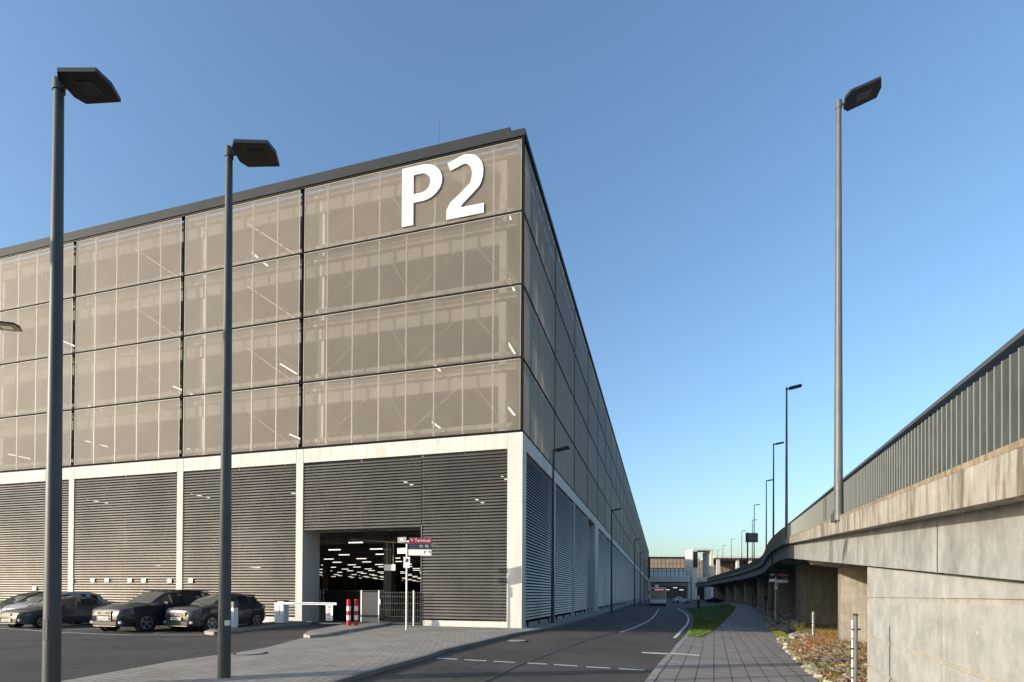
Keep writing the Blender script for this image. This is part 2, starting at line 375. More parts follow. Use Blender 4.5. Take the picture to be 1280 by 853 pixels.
# continue parallel to the garage
uL, tL = uv_of(kerbL[-1].x, kerbL[-1].y)
def bp(u, t): return (CX + NR.x*u + NE.x*t, CYB + NR.y*u + NE.y*t)
kerbL_all = [tuple(p[:2]) for p in kerbL] + [bp(uL, 60), bp(uL, 120), bp(uL, 255)]
near = kerbL_all[0]; d0 = (Vector(kerbL_all[0]) - Vector(kerbL_all[1])).normalized()
kerbL_all = [tuple(Vector(near) + d0*25)] + kerbL_all
road_right_px = [(811,853),(824.5,833),(836.5,818.4),(843,813),(849.8,802.4),(859,793),(865.7,779.8),(866.4,771.9),(861.7,765),(853.7,758.6)]
kr = P2(*road_right_px)
dR = (Vector(kr[0]) - Vector(kr[1])).normalized()
kerbR_near = [tuple(Vector(kr[0]) + dR*14)] + kr
far_r = bp(30, 120)
sheet('road', [tuple(Vector(kerbL_all[0]) + Vector((0, -20))), tuple(Vector(kerbR_near[0]) + Vector((0, -20)))] + kerbR_near + [bp(16, 75), bp(30, 120), bp(34, 255)] + kerbL_all[::-1], RD, M['asphalt'])
# car park
lot_edge_px = [(114,851),(158.6,842.6),(217,831),(252,826),(292,820.4),(334,813),(362.5,805),(380,800.5)]
le = P2(*lot_edge_px)
dl = (Vector(le[0]) - Vector(le[1])).normalized()
le = [tuple(Vector(le[0]) + dl*20)] + le
isl = P2((384,786.0))[0]
sheet('car_park_asphalt', le + [P2((470,783))[0], bp(-8.0, 0.6), bp(-12, 0.6), bp(-70, 0.6), (-90, 10), (-60, -15)], LT, M['asphalt2'])
# plaza paving in front of the garage and along its side
plaza = [tuple(Vector(le[0])+Vector((0,-3)))] + le[1:] + [P2((470, 785.5))[0], bp(-6.9, 0.3), bp(0.0, 0.3), bp(0.0, 255)] + [bp(uL, 255), bp(uL, 120), bp(uL, 60)] + [tuple(p[:2]) for p in kerbL][::-1] + [kerbL_all[0], (-2, -6)]
sheet('pavement', plaza, 0.0, M['paving'], skirt=0.14)
sheet('kerb', strip(kerbL_all, 0.12), 0.003, M['kerbshade'], skirt=0.13)
# path on the right
path_l_px = [(876,794.5),(891,786.5),(905.5,774.5),(917.5,761),(920.5,755.5)]
path_r_px = [(1030,853),(1007,832.7),(989,816.6),(973,796.8),(964,784.3),(953,766.4),(944,757.6)]
pl = P2(*path_l_px); pr = P2(*path_r_px)
prd = (Vector(pr[0]) - Vector(pr[1])).normalized()
k_in = kerbR_near[:7]
path_out = [k_in[0]] + [tuple(Vector(pr[0]) + prd*12)] + pr + [bp(23.5, 95), bp(24, 140), bp(21.5, 140), bp(20.0, 95)] + pl[::-1] + [kr[5]] + k_in[:6][::-1][1:]
seen = []; 
for p in path_out:
    if not seen or (Vector(p)-Vector(seen[-1])).length > 0.02: seen.append(p)
if (Vector(seen[0])-Vector(seen[-1])).length < 0.02: seen.pop()
sheet('path', seen, 0.0, M['pathslab'], skirt=0.14)
sheet('path_kerb', strip(kerbR_near[:7], 0.17), 0.004, M['stonekerb'], skirt=0.14)
# grass verge
verge = kr[5:] + [bp(15.5, 72), bp(19.2, 92)] + pl[::-1][:] 
sheet('verge_soil', verge, 0.006, M['grassg'], skirt=0.15)
sheet('grass_kerb', strip(kr[5:] + [bp(15.5, 72)], 0.14), 0.012, M['stonekerb'], skirt=0.12)
# rough ground under the bridge
sheet('embankment_soil', [tuple(Vector(pr[0]) + prd*12)] + pr + [bp(23.5, 95), bp(24, 140), bp(60, 160), bp(60, -40), (12, -10)], -0.01, M['soil'])

# road paint and small things in the road
def paint(name, px, w, off=RD, m='mark', smooth=False):
    pts = [gp(x, y, off) for x, y in px]
    if smooth: pts = spline(pts, 5)
    return sheet(name, strip([tuple(p[:2]) for p in pts], w), off + 0.005, M[m])
for a, b in (((547,824.1),(572.6,825.2)),((581.5,825.7),(609,826.7)),((618,827.3),(644.7,828.4)),((660.4,829),(684.5,830)),((693.7,830.6),(722.5,831.9)),((733.7,832.9),(763.7,834.1)),((775,834.9),(806.7,836.2))):
    paint('road_marking', [a, b], 0.14)
paint('road_marking', [(776,789),(790,784.5),(802.5,778.8),(811,774.5),(817,769.5),(821,764),(823.7,759.5)], 0.12, smooth=True)
paint('road_marking', [(843.8,795.5),(849,790),(856,782),(860.5,775.5),(860.5,769),(856,763.5),(847,758.6)], 0.15, smooth=True)
paint('white_stone_strip', [(803.5,814.2),(838,815.4)], 0.34)
paint('white_stone_strip', [(838,814.6),(876,817.2)], 0.34, off=0.0)
paint('stone_strip', [(877,796.6),(906,797.6),(934,798.8)], 0.18, off=0.0, m='stonekerb')
M['joint'] = mat('asphalt_joint', (0.02, 0.02, 0.021), 0.6)
M['joint2'] = mat('asphalt_seam', (0.085, 0.08, 0.075), 0.8)
paint('asphalt_joint', [(600,858),(653,831),(700,813),(740,798),(776,788.5)], 0.07, m='joint', smooth=True)
paint('asphalt_seam', [(594,858),(650,831),(697.5,812.7),(738,797.7),(773.5,788.3)], 0.06, m='joint2', smooth=True)
M['patch'] = asphalt('asphalt_repair', (0.070, 0.066, 0.063), 0.12)
sheet('asphalt_patch', P2((700,806),(752,808.5),(738,818),(680,815), off=RD), RD + 0.004, M['patch'])
sheet('asphalt_patch', P2((560,834),(640,838),(610,850),(515,845), off=RD), RD + 0.004, M['patch'])
# parking bay lines
paint('bay_line', [(-80,785),(0,792.5),(75,797.2),(160,799.4),(254,798.2)], 0.12, off=LT)
fl0 = gp(0,792.5,LT); fl1 = gp(254,798.2,LT)
for k in range(9):
    a = fl1.lerp(fl0, k*0.215) ; b = a + NE*5.0
    if k == 0: continue
    sheet('bay_line', strip([tuple(a[:2]), tuple(b[:2])], 0.11), LT + 0.005, M['mark'])
paint('bay_line', [(0,819),(60,812),(110,805)], 0.1, off=LT, m='joint2')

def raised(name, px_out, h, m, label, cat, off=LT):
    pts = P2(*px_out, off=off); mb = MB()
    c = sum((Vector((*p, 0)) for p in pts), Vector((0,0,0)))/len(pts); c.z = off
    e = empty(name, (c.x, c.y, c.z), 0, label, cat)
    return pts, e, c
# low kerbed islands
for nm, px, lab in (('traffic_island', [(256,797.5),(263,794.5),(300,788.5),(346,783.2),(372,780.6),(392,780.2),(390,783.5),(346,787.5),(300,794),(268,798.5)], 'low dark kerbed island carrying the white barrier boxes beside the parked cars'),
                    ('traffic_island', [(380,800),(386,795.5),(412,790),(436,784.5),(470,781.5),(491,782.5),(478,786),(440,793),(408,799.5),(388,801.8)], 'paved kerbed island with two red and white bollards in front of the gate')):
    pts = P2(*px, off=LT); c = Vector((sum(p[0] for p in pts)/len(pts), sum(p[1] for p in pts)/len(pts), LT))
    e = empty(nm, c, 0, lab, 'traffic island')
    mb = MB(); mb.prism([(p[0]-c.x, p[1]-c.y) for p in pts], lambda p, k: (p[0], p[1], -0.05 if k == 0 else 0.13)); mb.build('kerb', M['stonekerb'], e, bevel=0.02)
    mb = MB(); q = [((p[0]-c.x), (p[1]-c.y)) for p in pts]
    q = [(x*0.90, y*0.86) for x, y in q]
    mb.prism(q, lambda p, k: (p[0], p[1], 0.05 if k == 0 else 0.136)); mb.build('top_surface', M['paving'] if 'red' in lab else M['asphalt2'], e)
# manhole covers
for (x, y), lab, off in (((647,801.3),'pale round manhole cover in the road by the kerb', RD), ((314,820.8),'round manhole cover in the paving behind the lamp post', 0.0)):
    p = gp(x, y, off); e = empty('manhole_cover', p, 0, lab, 'manhole cover')
    mb = MB(); mb.tube((0,0,-0.02), (0,0,0.012), 0.42, n=28); mb.build('frame', M['joint'], e)
    mb = MB(); mb.tube((0,0,0), (0,0,0.02), 0.34, n=28); mb.build('cover', M['stonekerb'], e)

# ------------------------------------------------------------------ the parking garage
gar = empty('parking_garage', (CX, CYB, 0), -YAW, 'large multi-storey car park clad in see-through mesh, marked P2 at its corner', 'car park')
ZB, ZT = 9.28, 23.34; BB = 8.54; RH = (ZT - 9.36)/4; SL = 0.74
fj = [0.0, 12.30, 20.33, 28.75, 36.95, 45.1, 53.2, 61.3]          # bays along the front, distance left of the corner
rj = [0.0] + [8.03 + 7.67*k for k in range(34)]                   # bays along the side
END = rj[-1]
# concrete frame
for i, s in enumerate(fj):
    mb = MB(); w = 0.74 if i == 0 else 0.42
    x1 = 0 if i == 0 else -s + w/2; x0 = x1 - w
    dep = 0.74 if i == 0 else 0.5
    if i == 1: dep = 1.5
    mb.box(x0, x1, 0, dep, -0.6, 5.93); mb.box(x0+.01, x1-.01, 0.012, dep-.01, 5.93, 6.0); mb.box(x0, x1, 0, dep, 6.0, ZB - 0.004)
    mb.build('column', M['concrete'], gar)
for i in range(1, len(rj)-1):
    if i in (4,): continue
    mb = MB(); w = 0.26
    mb.box(-0.45, -0.003, rj[i]-w/2, rj[i]+w/2, -1, BB)
    mb.build('column', M['concrete'], gar)
# wide opening with door on the side
mb = MB(); mb.box(-1.6, -0.002, rj[3]+0.12+5.2, rj[4]+0.6, -1, BB); mb.build('column', M['concrete'], gar)
mb = MB()
mb.box(-fj[-1], -SL-.012, 0.004, 0.5, BB, ZB-.004)
for i in range(1, len(fj)): pass
mb.build('beam', M['concrete'], gar)
mb = MB(); mb.box(-0.5, -0.002, SL+.012, END, BB, ZB-.004); mb.build('beam', M['concrete'], gar)
# thin dark joints beside each column head
mb = MB()
for s in fj[1:]:
    for sg in (-1, 1): mb.box(-s+sg*0.225-.012, -s+sg*0.225+.012, -0.001, 0.3, BB-.01, ZB-.02)
mb.build('beam_joint', M['dark'], gar)
mb = MB(); mb.box(-5.1, -SL, 0.02, 0.4, -0.3, 0.28); mb.build('plinth', M['concrete'], gar)
mb = MB()
for i in range(2, len(fj)): mb.box(-fj[i]+.21, -fj[i-1]-.21, 0.05, 0.4, -0.3, 0.3)
mb.build('plinth', M['concrete'], gar)

# louvres
def louver(x0, x1, z0, z1, front=True, pitch=0.153):
    mb = MB(); n = int((z1-z0)/pitch)
    for k in range(n):
        z = z0 + k*pitch
        prof = [(0.02, z), (0.03, z-0.008), (0.07, z+0.07), (0.10, z+0.108), (0.085, z+0.112), (0.055, z+0.078)]
        if front: mb.prism(prof, lambda p, e: (x0 if e == 0 else x1, p[0], p[1]))
        else: mb.prism(prof, lambda p, e: (-p[0], x0 if e == 0 else x1, p[1]))
    if front:
        for xx in (x0+.02, x1-.02, (x0+x1)/2): mb.box(xx-.02, xx+.02, 0.125, 0.17, z0, z1)
    else:
        for xx in (x0+.02, x1-.02): mb.box(-.17, -.125, xx-.02, xx+.02, z0, z1)
    return mb
louver(-5.18, -SL-0.01, 0.38, BB-.02).build('louver_panel', M['louver'], gar)
louver(-fj[1]+.22, -5.22, 4.95, BB-.02).build('louver_panel', M['louver'], gar)
for i in range(2, len(fj)):
    louver(-fj[i]+.22, -fj[i-1]-.22, 0.40, BB-.02).build('louver_panel', M['louver'], gar)
def gz(t): return G(*bp(0.0, t))
for i in range(1, len(rj)):
    a, b = rj[i-1] + (0.76 if i == 1 else .14), rj[i]-.14
    if i == 4: b = a + 0.2; a = b  # opening
    if b - a > 0.5: louver(a, b, 0.34, BB-.02, False).build('louver_panel', M['louver'], gar)
mb = MB(); mb.box(-5.205, -5.175, 0.0, 0.12, 0.02, 5.0); mb.build('opening_trim', M['rail'], gar)
mb = MB(); mb.box(-0.30, -0.10, 0.74, END, -0.3, 0.16); mb.build('plinth', M['slab'], gar)
mb = MB()
for i in range(30):
    t = 1.4 + i*2.55
    mb.box(-0.12, -0.04, t, t+.18, -.1, .34)
mb.build('plinth_bracket', M['dark'], gar)
mb = MB(); mb.box(-.42, -.40, .76, rj[3], .1, BB); mb.box(-.42, -.40, rj[4]+.6, END, .1, BB); mb.build('added_louver_blackout', M['fabric0'], gar)  # added black sheet that keeps the gaps of the side louvres dark
# glazed door strip in the opening on the side
a, b = rj[3]+.13, rj[3]+5.3
mb = MB(); mb.box(-1.25, -1.2, a, b, 0, BB); mb.build('stair_glazing', mat('stair_glass', (0.20, 0.25, 0.28), 0.12, spec=.8), gar)
mb = MB()
for z in (0.05, 2.3, 4.4, 6.4, 8.3): mb.box(-1.19, -1.1, a, b, z, z+.09)
for k in range(3): mb.box(-1.19, -1.1, a+k*(b-a)/2.05, a+k*(b-a)/2.05+.09, 0, BB)
mb.build('glazing_frame', M['rail'], gar)

# mesh facade
RG, CG = 0.055, 0.14           # half gaps between rows and bays
npan = 0; rest = MB(); rest_i = 0
def panel(x0, x1, z0, z1, front):
    mb = MB()
    if front: mb.add([(x0, .05, z0), (x1, .05, z0), (x1, .05, z1), (x0, .05, z1)], [(0, 1, 2, 3)])
    else: mb.add([(-.05, x0, z0), (-.05, x1, z0), (-.05, x1, z1), (-.05, x0, z1)], [(0, 1, 2, 3)])
    return mb
def hem(mb, x0, x1, z0, z1, front, w=0.045):
    for r in ((x0, x1, z1-w*.7, z1), (x0, x0+w*.8, z0, z1-w), (x1-w*.8, x1, z0, z1-w)):
        if front: mb.box(r[0], r[1], .036, .048, r[2], r[3])
        else: mb.box(-.048, -.036, r[0], r[1], r[2], r[3])
M['hem'] = mat('mesh_hem', (0.36, 0.34, 0.29), 0.6)
M['hem2'] = mat('mesh_hem_side', (0.07, 0.08, 0.09), 0.5, metal=.2)
for i in range(1, len(fj)):
    for r in range(4):
        x1 = -fj[i-1]-(CG if i > 1 else .12); x0 = -fj[i]+CG
        z0 = 9.36 + r*RH + RG; z1 = 9.36 + (r+1)*RH - RG
        p = panel(x0, x1, z0, z1, True).build('mesh_panel', M['mesh'], gar)
        h = MB(); hem(h, x0, x1, z0, z1, True); h.build('hem', M['hem'], p)
for i in range(1, len(rj)):
    for r in range(4):
        y0 = rj[i-1]+(.05 if i > 1 else .12); y1 = rj[i]-.05
        z0 = 9.36 + r*RH + RG; z1 = 9.36 + (r+1)*RH - RG
        if i <= 18: panel(y0, y1, z0, z1, False).build('mesh_panel', M['mesh'], gar)
        else: rest.add(*(lambda q: (q.v, q.f))(panel(y0, y1, z0, z1, False)))
tag(rest.build('distant_mesh_panels', M['mesh'], gar), kind='stuff')
# dark substructure seen in the gaps
mb = MB()
for r in range(5):
    z = 9.36 + r*RH
    mb.box(-fj[-1], -.1, .03, .13, z-.045, z+.045)
for s in fj[1:]: mb.box(-s-.12, -s+.12, .16, .22, 9.36, ZT)
mb.box(-.125, -.0, .0, .125, 9.36, ZT)
for r in range(5):
    z = 9.36 + r*RH
    mb.box(-.13, -.02, .1, END, z-.045, z+.045)
for t in rj[1:]: mb.box(-.13, -.03, t-.045, t+.045, 9.36, ZT)
mb.build('facade_rail', M['fabric0'], gar)
# posts behind the mesh
mb = MB()
def mull(i): return 8 if i == 1 else 5
for i in range(1, len(fj)):
    n = mull(i); w = (fj[i]-fj[i-1])/n
    for k in range(1, n): mb.box(-fj[i-1]-k*w-.03, -fj[i-1]-k*w+.03, .07, .16, 9.4, ZT)
mb.build('facade_post', M['post'], gar)
mb = MB()
for i in range(1, len(rj)):
    for k in range(1, 5):
        t = rj[i-1] + k*(rj[i]-rj[i-1])/5
        mb.box(-.16, -.07, t-.03, t+.03, 9.4, ZT)
mb.build('facade_post', M['post'], gar)
# slabs, edge beams, inner columns
W = fj[-1]
for r in range(5):
    z = 9.34 + r*RH
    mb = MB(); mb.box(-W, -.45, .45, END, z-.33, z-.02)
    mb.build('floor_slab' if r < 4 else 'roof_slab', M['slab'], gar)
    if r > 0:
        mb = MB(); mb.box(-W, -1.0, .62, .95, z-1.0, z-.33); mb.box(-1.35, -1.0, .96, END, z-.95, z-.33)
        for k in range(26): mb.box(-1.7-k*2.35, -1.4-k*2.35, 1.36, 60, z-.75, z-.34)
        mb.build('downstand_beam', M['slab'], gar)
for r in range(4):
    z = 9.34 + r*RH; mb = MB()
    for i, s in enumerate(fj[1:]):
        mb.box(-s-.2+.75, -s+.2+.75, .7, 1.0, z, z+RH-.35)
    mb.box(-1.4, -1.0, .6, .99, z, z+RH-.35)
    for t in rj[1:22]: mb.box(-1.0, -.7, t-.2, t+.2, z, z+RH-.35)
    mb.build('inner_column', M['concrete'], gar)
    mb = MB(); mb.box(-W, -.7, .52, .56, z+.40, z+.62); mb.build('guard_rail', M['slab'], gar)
# diagonal bracing rods
mb = MB()
for i in range(1, len(fj)):
    for r in range(4):
        z = 9.34 + r*RH; xa, xb = -fj[i-1]-.6, -fj[i]+.6
        m_ = (xa+xb)/2
        if i == 1:
            q = (xa-xb)/4
            for a_, b_ in ((xb+.2, xb+q*1.2), (m_+.3, xb+q*1.2+1.2), (m_-.4, m_+q), (xa-.1, m_+q+.8)): mb.tube((a_, .32, z+.15), (b_, .32, z+RH-1.0), .022, n=5)
        else:
            mb.tube((xb, .32, z+.2), (m_-.6, .32, z+RH-1.0), .022, n=5); mb.tube((xa, .32, z+.2), (m_+.2, .32, z+RH-1.0), .022, n=5)
mb.build('bracing_rod', M['post'], gar)
# ceiling lights of the decks
lights = 0
for i in range(1, len(fj)-1):
    for r in range(4):
        z = 9.34 + (r+1)*RH - 1.05
        for (fx, yy) in ((.28 + .13*((i*5+r*3) % 4), 3.2 + 1.1*((i+r*2) % 4)),) if i > 1 else ((.14, 4.0), (.55, 5.5)):
            x = -fj[i-1] - fx*(fj[i]-fj[i-1]); mb = MB()
            mb.box(x-.05, x+.05, yy-.75, yy+.75, z-.05, z)
            mb.build('tube_lamp', M['light'], gar); lights += 1
# ground floor hall: floor, walls at the back, mezzanine, columns and its lamps
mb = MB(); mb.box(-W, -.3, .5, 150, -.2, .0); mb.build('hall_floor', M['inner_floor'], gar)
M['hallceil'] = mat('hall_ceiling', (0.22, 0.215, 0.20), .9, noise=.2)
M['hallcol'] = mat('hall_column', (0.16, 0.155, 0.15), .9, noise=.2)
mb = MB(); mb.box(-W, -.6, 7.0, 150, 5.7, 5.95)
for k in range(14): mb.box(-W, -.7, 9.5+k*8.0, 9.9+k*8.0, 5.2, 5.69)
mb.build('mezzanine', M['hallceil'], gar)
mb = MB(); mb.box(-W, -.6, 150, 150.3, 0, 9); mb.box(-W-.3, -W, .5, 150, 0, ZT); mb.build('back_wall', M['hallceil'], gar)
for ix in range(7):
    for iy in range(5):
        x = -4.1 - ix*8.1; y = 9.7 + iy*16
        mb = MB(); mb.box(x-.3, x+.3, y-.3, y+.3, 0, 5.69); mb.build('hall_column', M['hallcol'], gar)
mb_rest = MB(); cnt = 0
for iy in range(24):
    for ix in range(16):
        x = -1.8 - ix*3.4 - (iy % 2)*1.2; y = 5.0 + iy*4.6
        wv = Vector((CX, CYB, 0)) + NR*x + NE*y; k_ = (Vector((CX, CYB, 0)).dot(NE)) / wv.dot(NE); sx_ = -(wv*k_ - Vector((CX, CYB, 0))).dot(NR)
        if not (4.9 < sx_ < 12.3): continue
        tgt = MB() if cnt < 42 else mb_rest
        tgt.box(x-.48, x+.48, y-.05, y+.05, 4.72, 4.79)
        if cnt < 42: tgt.build('hall_lamp', M['lightg'], gar)
        cnt += 1
tag(mb_rest.build('distant_hall_lamps', M['lightg'], gar), kind='stuff')
for (sx, y, z) in ((2.0, 4, 8.0), (4.2, 6, 7.2), (8.0, 4, 8.1), (15, 4, 7.9), (16, 4.6, 7.9), (23, 4, 8.0), (32, 4, 8), (26, 3, 3.4), (18, 3, 3.2)):
    mb = MB(); mb.box(-sx-.05, -sx+.05, y-.7, y+.7, z-.05, z); mb.build('hall_lamp', M['lightg'], gar)
# a cable tray with a hanging white box over the gateway
mb = MB(); mb.tube((-11.2, 3.2, 4.75), (-5.6, 3.2, 4.3), .03, n=6); mb.build('cable_tray', M['post'], gar)
mb = MB(); mb.box(-8.9, -8.2, 3.0, 3.06, 2.9, 3.25); mb.tube((-8.75, 3.03, 3.25), (-8.75, 3.03, 4.6), .012, n=5); mb.tube((-8.35, 3.03, 3.25), (-8.35, 3.03, 4.6), .012, n=5)
mb.build('hanging_height_sign', M['white'], gar)
# parapet in two steps
mb = MB(); mb.box(-W, .04, -.04, .4, ZT+.05, ZT+.38); mb.box(-.4, .04, .41, END, ZT+.05, ZT+.36)
mb.box(-W, -.75, .18, .6, ZT+.40, ZT+.78); mb.build('parapet', M['parapet'], gar)
mb = MB(); mb.box(-W, -.02, .02, .3, ZT, ZT+.05); mb.box(-.3, -.02, .3, END, ZT, ZT+.05); mb.box(-W, -.8, .14, .5, ZT+.38, ZT+.40); mb.build('parapet_joint', M['dark'], gar)
mb = MB()
for s, h in ((4.6, 1.6), (31.5, 1.5)): mb.tube((-s, .5, ZT+.7), (-s, .5, ZT+.7+h), .012, n=5)
mb.build('lightning_rod', M['rail'], gar)
# small white number plates fixed on the louvres
for (s, z) in ((28.0-3.15, 2.9),):
    pass
def on_front(px, py, dist=0.0):
    d = ray(px, py); n = NE; o = Vector((CX, CYB, 0)) - NE*dist
    k = (o - Vector((0, 0, EYE))).dot(n) / d.dot(n); p = Vector((0, 0, EYE)) + d*k
    q = p - Vector((CX, CYB, 0)); return q.dot(NR), p.z
for px, py in ((43,742.5),(89,732.5),(115.5,731.5),(133.5,731),(162,731),(179.5,731),(211.5,731),(238,730.5)):
    x, z = on_front(px, py, .02); mb = MB(); mb.box(x-.16, x+.16, -.03, -.012, z-.11, z+.11)
    mb.cur = 0; o = mb.build('number_sign', M['white'], gar)
    mb = MB()
    for k in range(2): mb.box(x-.07+k*.08, x-.03+k*.08, -.034, -.031, z-.06, z+.06)
    mb.build('number', M['ink'], o)

# P2 lettering
def arc(cx, cy, rx, ry, a0, a1, n=14): return [(cx+rx*math.cos(R(a0+(a1-a0)*i/n)), cy+ry*math.sin(R(a0+(a1-a0)*i/n))) for i in range(n+1)]
def band_mesh(mb, outer, inner, f):
    n = len(outer)
    for i in range(n-1):
        P = [f(outer[i], 0), f(outer[i+1], 0), f(inner[i+1], 0), f(inner[i], 0), f(outer[i], 1), f(outer[i+1], 1), f(inner[i+1], 1), f(inner[i], 1)]
        mb.add(P, [(0,1,2,3), (7,6,5,4), (0,4,5,1), (3,2,6,7)] + ([(0,3,7,4)] if i == 0 else []) + ([(1,5,6,2)] if i == n-2 else []))
xl, zl = on_front(497.3, 285.6, .03); xr_, zr_ = on_front(546.8, 240, .03); _, ztp = on_front(497.3, 213.2, .03)
H = ztp - zl; print('P height', H, 'x', xl, xr_)
pw = xr_ - xl
fP = lambda p, k: (xl + p[0]*pw, -.03 if k == 0 else .03, zl + p[1]*H)
mb = MB(); mb.prism([(0,0),(.285,0),(.285,1),(0,1)], fP)
o_ = [(.285, 1.0), (.50, 1.0)] + arc(.50, .69, .50, .31, 90, -90, 18)[1:] + [(.285, .38)]
i_ = [(.285, .855), (.48, .855)] + arc(.48, .69, .235, .165, 90, -90, 18)[1:] + [(.285, .525)]
band_mesh(mb, o_, i_, fP)
let = mb.build('letter', M['letter'], gar)
x2, z2 = on_front(553, 275.8, .03); x2r, _ = on_front(599, 200, .03); _, z2t = on_front(575, 195.5, .03)
w2 = x2r - x2; H2 = H*1.02
f2 = lambda p, k: (x2 + p[0]*w2, -.03 if k == 0 else .03, z2 + p[1]*H2)
mb = MB()
mb.prism([(0,0),(1,0),(1,.155),(.33,.155),(.0,.155)], f2)
o_ = [(.02, .93)] + arc(.50, .70, .48, .31, 118, 0, 14) + arc(.50, .70, .48, .40, 0, -38, 6)[1:] + [(.70,.35), (.46,.23), (.36,.155)]
i_ = [(.10, .80)] + arc(.47, .69, .215, .175, 112, 0, 14) + arc(.47, .69, .215, .26, 0, -38, 6)[1:] + [(.38,.395), (.10,.27), (.0,.155)]
band_mesh(mb, o_, i_, f2)
mb.build('digit', M['letter'], gar)

# ------------------------------------------------------------------ gates and fence in the gateway (their own things)
def loc_g(x, y, z=0.0): v = Vector((CX, CYB, 0)) + NR*x + NE*y; v.z = z; return v
# dark solid gate
M['fabric'] = mat('black_fabric', (0.008, 0.009, 0.009), 0.95, spec=0.05)
e = empty('sliding_gate', loc_g(-9.4, 1.9, 0), -YAW, 'dark solid gate standing across the left of the garage gateway', 'gate')
mb = MB(); mb.box(-2.6, 1.1, -.03, .03, .06, 1.72); mb.build('gate_leaf', M['fabric'], e)
mb = MB()
for x in (-2.9, -2.7, -2.45): mb.tube((x, 0, 0), (x, 0, 1.85), .03, n=6)
mb.tube((-2.9,0,1.7), (1.1,0,1.75), .02, n=6); mb.build('gate_post', M['rail'], e)
# wire fence
def on_depth(px, yy):   # local x on the line y = yy of the garage at pixel column px
    d = ray(px, 742); n = NE; o = Vector((CX, CYB, 0)) + NE*yy
    k = o.dot(n) / d.dot(n); p = d*k; return (Vector((p.x, p.y, 0)) - Vector((CX, CYB, 0))).dot(NR)
yy = -.25
xs = [on_depth(px, yy) for px in (452, 473.8, 517.2, 531)]
e = empty('wire_fence', loc_g(xs[1], yy, 0), -YAW, 'galvanised wire mesh fence with pale posts right of the red and white bollards', 'fence')
mb = MB()
for k, x in enumerate(xs[:3]):
    mb = MB(); mb.box(x-xs[1]-.03, x-xs[1]+.03, -.03, .03, -.03, 1.75); mb.build('fence_post', M['post'], e)
mb = MB(); L = xs[3]-xs[1]
n = int(L/.12)
for k in range(n+1): mb.tube((k*L/n, 0, .1), (k*L/n, 0, 1.68), .0045, n=4, caps=False)
for z in (.12, .45, .78, 1.11, 1.44, 1.66): mb.tube((0, -.01, z), (L, -.01, z), .005, n=4, caps=False)
mb.build('wire_panel', M['rail'], e)
L0 = xs[0]-xs[1]
mb = MB(); mb.box(L0+.03, -.03, -.01, .01, .1, 1.66); mb.build('fine_mesh_leaf', mat('fine_mesh', (0.035, .04, .04), .7), e)
mb = MB(); mb.box(.03, .1, -.05, -.02, 1.05, 1.3); mb.build('latch', M['white'], e)

# striped bollards
def bollard_proto(loc, label):
    e = empty('bollard', loc, 0, label, 'bollard', 'red and white bollards in front of the gate')
    mb = MB(); mb.cur = 0
    z = 0
    for k, h in enumerate((.26, .22, .20, .22, .30)):
        mb.cur = k % 2; mb.tube((0,0,z), (0,0,z+h), .095, n=16, caps=(k in (0, 4))); z += h
    mb.build('post', [M['red'], M['white']], e, smooth=True)
    mb = MB(); mb.tube((0,0,z), (0,0,z+.03), .095, .05, n=16); mb.build('cap', M['red'], e)
    return e
b1 = bollard_proto(gp(436.3, 784.6, LT+.13), 'left of the two red and white striped bollards on the kerbed island')
b2 = copy_tree(b1); b2.location = gp(445.8, 784.2, LT+.13); b2['label'] = 'right of the two red and white striped bollards, nearer the pale fence post'

# barrier boxes
def rotd(v): return math.atan2(v.y, v.x)
e = empty('barrier', gp(352.4, 785.0, LT), -YAW, 'white barrier box with its boom lowered across the entry lane', 'parking barrier')
mb = MB(); mb.box(-.27, .27, -.2, .2, 0, 1.14); mb.build('housing', M['white'], e, bevel=.02)
mb = MB(); mb.box(-.27, .27, -.2, .2, 1.142, 1.26); mb.build('lid', M['parapet'], e, bevel=.02)
mb = MB(); mb.box(.27, 3.3, -.235, -.205, 1.06, 1.17); mb.box(-.05, .3, -.25, -.2, 1.02, 1.2); bm_ = mb.build('boom', M['white'], e)
mb = MB(); mb.box(.9, 3.2, -.24, -.236, 1.10, 1.13); mb.build('reflector_strip', M['parapet'], bm_)
mb = MB(); mb.box(2.72, 3.1, -.235, -.215, .30, 1.05); sg = mb.build('hanging_sign', M['white'], e)
mb = MB()
n = 24
for k in range(n):
    a0, a1 = 2*math.pi*k/n, 2*math.pi*(k+1)/n; c = (2.91, .68)
    P = [(c[0]+r*math.cos(a)*.8, -.238, c[1]+r*math.sin(a)*1.2) for r, a in ((.15,a0),(.15,a1),(.115,a1),(.115,a0))]; mb.quad(*P)
mb.build('prohibition_ring', M['red'], sg)
mb = MB(); mb.box(2.88, 2.93, -.239, -.237, .62, .76); mb.box(2.86, 2.96, -.239, -.237, .58, .66); mb.box(2.8, 3.02, -.239, -.237, .93, .99); mb.box(2.8, 3.02, -.239, -.237, .36, .40); mb.build('pictogram', M['ink'], sg)
mb = MB(); mb.box(.02, .04, -.204, -.2, .5, 1.0); mb.build('slot', M['ink'], e)
e = empty('ticket_column', gp(292.2, 792.3, LT), -YAW-.1, 'slim white ticket column on the end of the island, half behind the lamp post', 'ticket machine')
mb = MB(); mb.box(-.14, .14, -.12, .12, 0, .98); mb.build('housing', M['white'], e, bevel=.015)
mb = MB(); mb.box(-.14, .14, -.12, .12, .982, 1.24); mb.build('head', M['pole_light'], e, bevel=.02)

